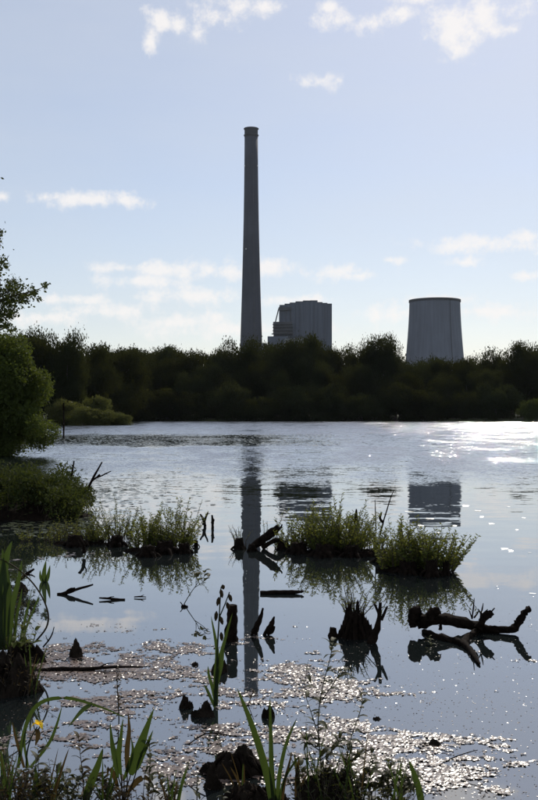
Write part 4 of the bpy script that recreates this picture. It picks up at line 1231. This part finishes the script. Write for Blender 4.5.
for i, (x, y, hw, top, n_, lab, mt) in enumerate([
        (18, 812, 34, 752, 22, 'dense brownish tangle of leafy stems in the bottom left corner', 'dry_leaf'), (62, 814, 34, 768, 20, 'low tangle of leafy stems along the bottom left', 'herb_leaf'), (140, 816, 34, 778, 18, 'low tangle of leafy stems below the broad leaved plant', 'dry_leaf'),
        (322, 812, 30, 742, 20, 'dense leafy tangle round the foot of the tall herb', 'herb_leaf'), (378, 816, 38, 762, 22, 'dense leafy tangle at the bottom right of the mud bank', 'herb_leaf'), (8, 660, 26, 622, 18, 'leafy tangle behind the mounds at the left edge', 'herb_leaf'), (6, 612, 26, 572, 18, 'leafy tangle on the water at the left edge below the leafy mound', 'herb_leaf'),
        (16, 694, 26, 652, 16, 'short grassy growth on the large mound at the left edge', 'dry_leaf'), (345, 650, 14, 622, 0, '', '')]):
    if n_:
        shoots(x, y, hw, top, n_, lab, 180 + i, 'plant_tangle', 'plants', leaf=(.02, .042), leafm=mt, depth=.35, wide=.3, gap=.02, stem_r=.0016, lean=.35)
def grass(x, y, top, n_, half, label, seed, mt='iris_leaf'):
    g = random.Random(seed)
    lv = []
    for i in range(n_):
        bx = x + g.uniform(-half, half) * .6; tx = bx + g.uniform(-half, half) * 1.3; ty = y - (y - top) * g.uniform(.5, 1.0)
        dy = g.uniform(-.08, .08)
        lv.append(([(bx, y, dy), ((bx * 2 + tx) / 3, y - (y - ty) * .45, dy), (tx, ty, dy)], g.uniform(1.2, 2.4), .75, mt if g.random() < .7 else 'dry_leaf'))
    plant('grass_tuft', label, 'grass', x, y, lv)
for i, (x, y, top, n_, hw, lab) in enumerate([(10, 812, 735, 9, 16, 'thin grass blades in the bottom left corner'), (52, 812, 742, 8, 14, 'thin grass blades left of the sword leaf'), (104, 815, 752, 7, 12, 'thin grass blades right of the sword leaf'), (170, 812, 758, 7, 12, 'thin grass blades between broad leaved plant and mud'),
                                              (316, 812, 715, 8, 16, 'thin grass blades left of the tall herb'), (352, 812, 730, 8, 16, 'thin grass blades right of the tall herb'), (395, 815, 752, 7, 14, 'thin grass blades beside the bottom right sword leaf'), (14, 655, 585, 9, 16, 'thin grass blades on the left earth mound'),
                                              (30, 694, 640, 6, 12, 'thin grass blades right of the large left mound'), (240, 790, 745, 5, 10, 'thin grass blades on the two peaked stump')]):
    grass(x, y, top, n_, hw, lab, 300 + i)

# tall herb with hanging leaves and its neighbours
herb(322, 800, [(322, 806), (321, 765), (318, 725), (322, 690), (331, 655), (332, 640)], 26, 'tall leafy herb rising right of the iris at bottom middle', 130, leaf=(8, 15), side=[[(320, 740), (312, 715), (305, 690), (308, 662)], [(322, 700), (336, 680), (344, 668), (350, 690)], [(321, 760), (335, 748), (341, 736)], [(319, 750), (308, 742), (302, 735)]], stem_r=.8, wide=.32)
herb(340, 800, [(340, 806), (344, 770), (352, 735), (362, 705), (360, 690)], 18, 'leafy herb leaning right beside the tall herb', 131, leaf=(8, 14), side=[[(343, 772), (354, 760), (362, 752)]], wide=.32)
for i, (x, hx, top, lab) in enumerate([(352, 350, 756, 'dark leafy shoot at the bottom, first right of the tall herb'), (370, 372, 752, 'dark leafy shoot at the bottom, second right of the tall herb'), (388, 392, 760, 'dark leafy shoot at the bottom, third right of the tall herb'), (402, 404, 772, 'lowest dark leafy shoot at the bottom right')]):
    herb(x, 800, [(x, 812), ((x + hx) / 2 - 2, (800 + top) / 2), (hx, top)], 16, lab, 140 + i, leaf=(8, 14), side=[[(x, 795), (x + 9, 782), (x + 14, 770)], [(x, 798), (x - 8, 788), (x - 12, 778)]], wide=.42)
herb(305, 775, [(306, 800), (304, 780), (299, 762)], 10, 'yellowish leafy shoot left of the tall herb', 150, leaf=(9, 13), side=[[(305, 790), (314, 776), (320, 770)]], wide=.5)
herb(256, 705, [(237, 735), (243, 718), (250, 700), (254, 690)], 8, 'thin twiggy sprig standing in the algae beside the iris', 151, leaf=(4, 8), material='dry_leaf', name='leaning_sprig')
stick('fallen_twig', 'thin twig lying on the algae at lower right', 'twig', [('twig', [(440, 765), (455, 757), (470, 752), (478, 750)], [.4, .6, .5, .3]), ('twig', [(455, 757), (460, 758), (464, 761)], [.4, .3, .2])], dist(768))
hummock(432, 745, 14, 5, 'dark flat clump on the algae at right', 152, 'root_clump', 'mud mound', depth=.5, peaks=((.2, 0, 6, .5),))
hummock(410, 747, 7, 4, 'small dark clump left of the flat clump on the algae', 153, 'root_clump', 'mud mound', depth=.5)
hummock(377, 719, 6, 5, 'dark lump at the edge of the algae below the forked branch', 154, 'root_clump', 'mud mound', depth=.6)
hummock(268, 717, 7, 10, 'pointed dark lump beside the middle iris leaf', 155, 'root_clump', 'mud mound', depth=.6, peaks=((.3, 0, 5, .6),))
hummock(195, 665, 4, 5, 'tiny dark lump in the algae left of the iris with pods', 156, 'root_clump', 'mud mound', depth=.7)
hummock(153, 697, 5, 4, 'tiny dark lump in the algae at lower left', 157, 'root_clump', 'mud mound', depth=.7)

# ------------------------------------------------------------------ algae mats: thin crinkled sheets on the calm water
def scum():
    SC = [(120, 668, 110, 26, 1.0), (60, 650, 40, 8, .5), (130, 700, 90, 22, .9), (70, 730, 80, 18, .62), (290, 672, 44, 18, 1.0), (240, 700, 60, 24, .9), (200, 725, 60, 20, .7), (340, 690, 42, 20, 1.0), (330, 730, 70, 24, 1.0),
          (230, 768, 60, 20, .7), (400, 740, 60, 18, 1.0), (410, 775, 70, 22, 1.0), (490, 792, 50, 10, .75), (360, 770, 60, 26, 1.0), (310, 655, 20, 6, .7), (180, 650, 30, 6, .6), (170, 775, 40, 22, .6), (520, 765, 24, 5, .5), (60, 780, 60, 16, .4), (478, 762, 20, 6, .6), (430, 703, 14, 3, .7), (370, 682, 24, 6, .8), (65, 552, 50, 6, .55), (30, 560, 40, 5, .45)]
    step = .0075
    g = np.random.default_rng(9)
    V, FQ = [], []
    base = 0
    for (y0, y1, st) in ((4.2, 8.0, step), (10.6, 14.5, .03)):
        xs = np.arange(-2.7, 2.2, st); ys = np.arange(y0, y1, st)
        if y0 > 9: xs = np.arange(-4.2, -1.8, st)
        XX, YY = np.meshgrid(xs, ys)
        pxs = XX / YY * F + CX; pys = HOR + CAM_H * F / YY
        fld = np.zeros_like(XX) - 1
        for (x, y, rx, ry, s_) in SC:
            d2 = ((pxs - x) / rx) ** 2 + ((pys - y) / ry) ** 2
            fld = np.maximum(fld, s_ * np.exp(-d2 * .9) )
        # fractal field from summed value noise
        nzv = np.zeros_like(XX)
        for o_, (sc_, am) in enumerate(((.45, .5), (.2, .55), (.09, .5), (.042, .42), (.022, .34))):
            gw = g.random((int((ys[-1] - ys[0]) / sc_) + 4, int((xs[-1] - xs[0]) / (sc_ * 1.6)) + 4))
            fx = (XX - xs[0]) / (sc_ * 1.6); fy = (YY - ys[0]) / sc_
            ix, iy = fx.astype(int), fy.astype(int); tx, ty = fx - ix, fy - iy
            tx = tx * tx * (3 - 2 * tx); ty = ty * ty * (3 - 2 * ty)
            nzv += am * ((gw[iy, ix] * (1 - tx) + gw[iy, ix + 1] * tx) * (1 - ty) + (gw[iy + 1, ix] * (1 - tx) + gw[iy + 1, ix + 1] * tx) * ty - .5)
        mg = np.clip((fld * .9 + nzv * 1.25 - .40) / .46, 0, 1)
        lace = g.random(XX.shape); lace = (lace + np.roll(lace, 1, 0) + np.roll(lace, 1, 1) + np.roll(lace, (1, 1), (0, 1))) / 4
        msk = (mg > 0) & ((lace - .5) * 2.2 + .5 < -.06 + mg * 1.15)
        msk &= (pxs > -20) & (pxs < 560)
        H = .001 + .005 * g.random(XX.shape) * (st / .0075) ** .5
        jx = XX + g.normal(0, st * .22, XX.shape); jy = YY + g.normal(0, st * .22, XX.shape)
        cell = msk[:-1, :-1] & msk[1:, :-1] & msk[:-1, 1:] & msk[1:, 1:]
        a, b = np.nonzero(cell)
        W = XX.shape[1]
        q = np.stack([a * W + b, a * W + b + 1, (a + 1) * W + b + 1, (a + 1) * W + b], 1)
        used, inv = np.unique(q, return_inverse=True)
        V.append(np.stack([jx.ravel()[used], jy.ravel()[used], H.ravel()[used]], 1))
        q = inv.reshape(-1, 4)
        FQ.append(np.concatenate([q[:, [0, 1, 2]], q[:, [0, 2, 3]]]) + base)
        base += len(used)
    tag(obj('floating_algae', mesh('floating_algae', np.concatenate(V), np.concatenate(FQ)), M['algae']), 'glinting crinkled mats of floating algae on the near water', 'algae', kind='stuff')
    # loose specks of duckweed drifting between the mats and over the open water at right
    n = 2600
    px_ = np.concatenate([g.uniform(330, 560, 1300), g.normal(300, 130, 900), g.uniform(0, 540, 400)])
    py_ = np.concatenate([g.uniform(585, 810, 1300), g.normal(720, 45, 900), g.uniform(575, 800, 400)])
    ok = (py_ > 570)
    px_, py_ = px_[ok], py_[ok]
    Yd = CAM_H * F / (py_ - HOR)
    pads('duckweed', np.stack([(px_ - CX) / F * Yd, Yd, Yd * 0], 1), .0040, .11, 12, M['algae'], 'tiny specks of duckweed scattered over the near water', 'duckweed', .0008)
M['algae'] = mat('algae', (0.12, 0.085, 0.068), 0.30, 0.5, 25, spec=0.55)
scum()

# ------------------------------------------------------------------ summer haze over the lake and the power station
def haze():
    m = bpy.data.materials.new('haze')
    m.use_nodes = True
    t = m.node_tree
    t.nodes.remove(t.nodes['Principled BSDF'])
    v = nd(t, 'ShaderNodeVolumePrincipled')
    v.inputs['Color'].default_value = (0.80, 0.88, 1.0, 1)
    v.inputs['Density'].default_value = HAZE
    v.inputs['Anisotropy'].default_value = 0.2
    t.links.new(v.outputs[0], t.nodes['Material Output'].inputs['Volume'])
    b = MB(); b.box(-900, 900, -60, 1300, -2, 330)
    o = b.build('haze', m)
    tag(o, 'thin summer haze over the lake and power station', 'haze', kind='stuff')
HAZE = 0.000035
haze()
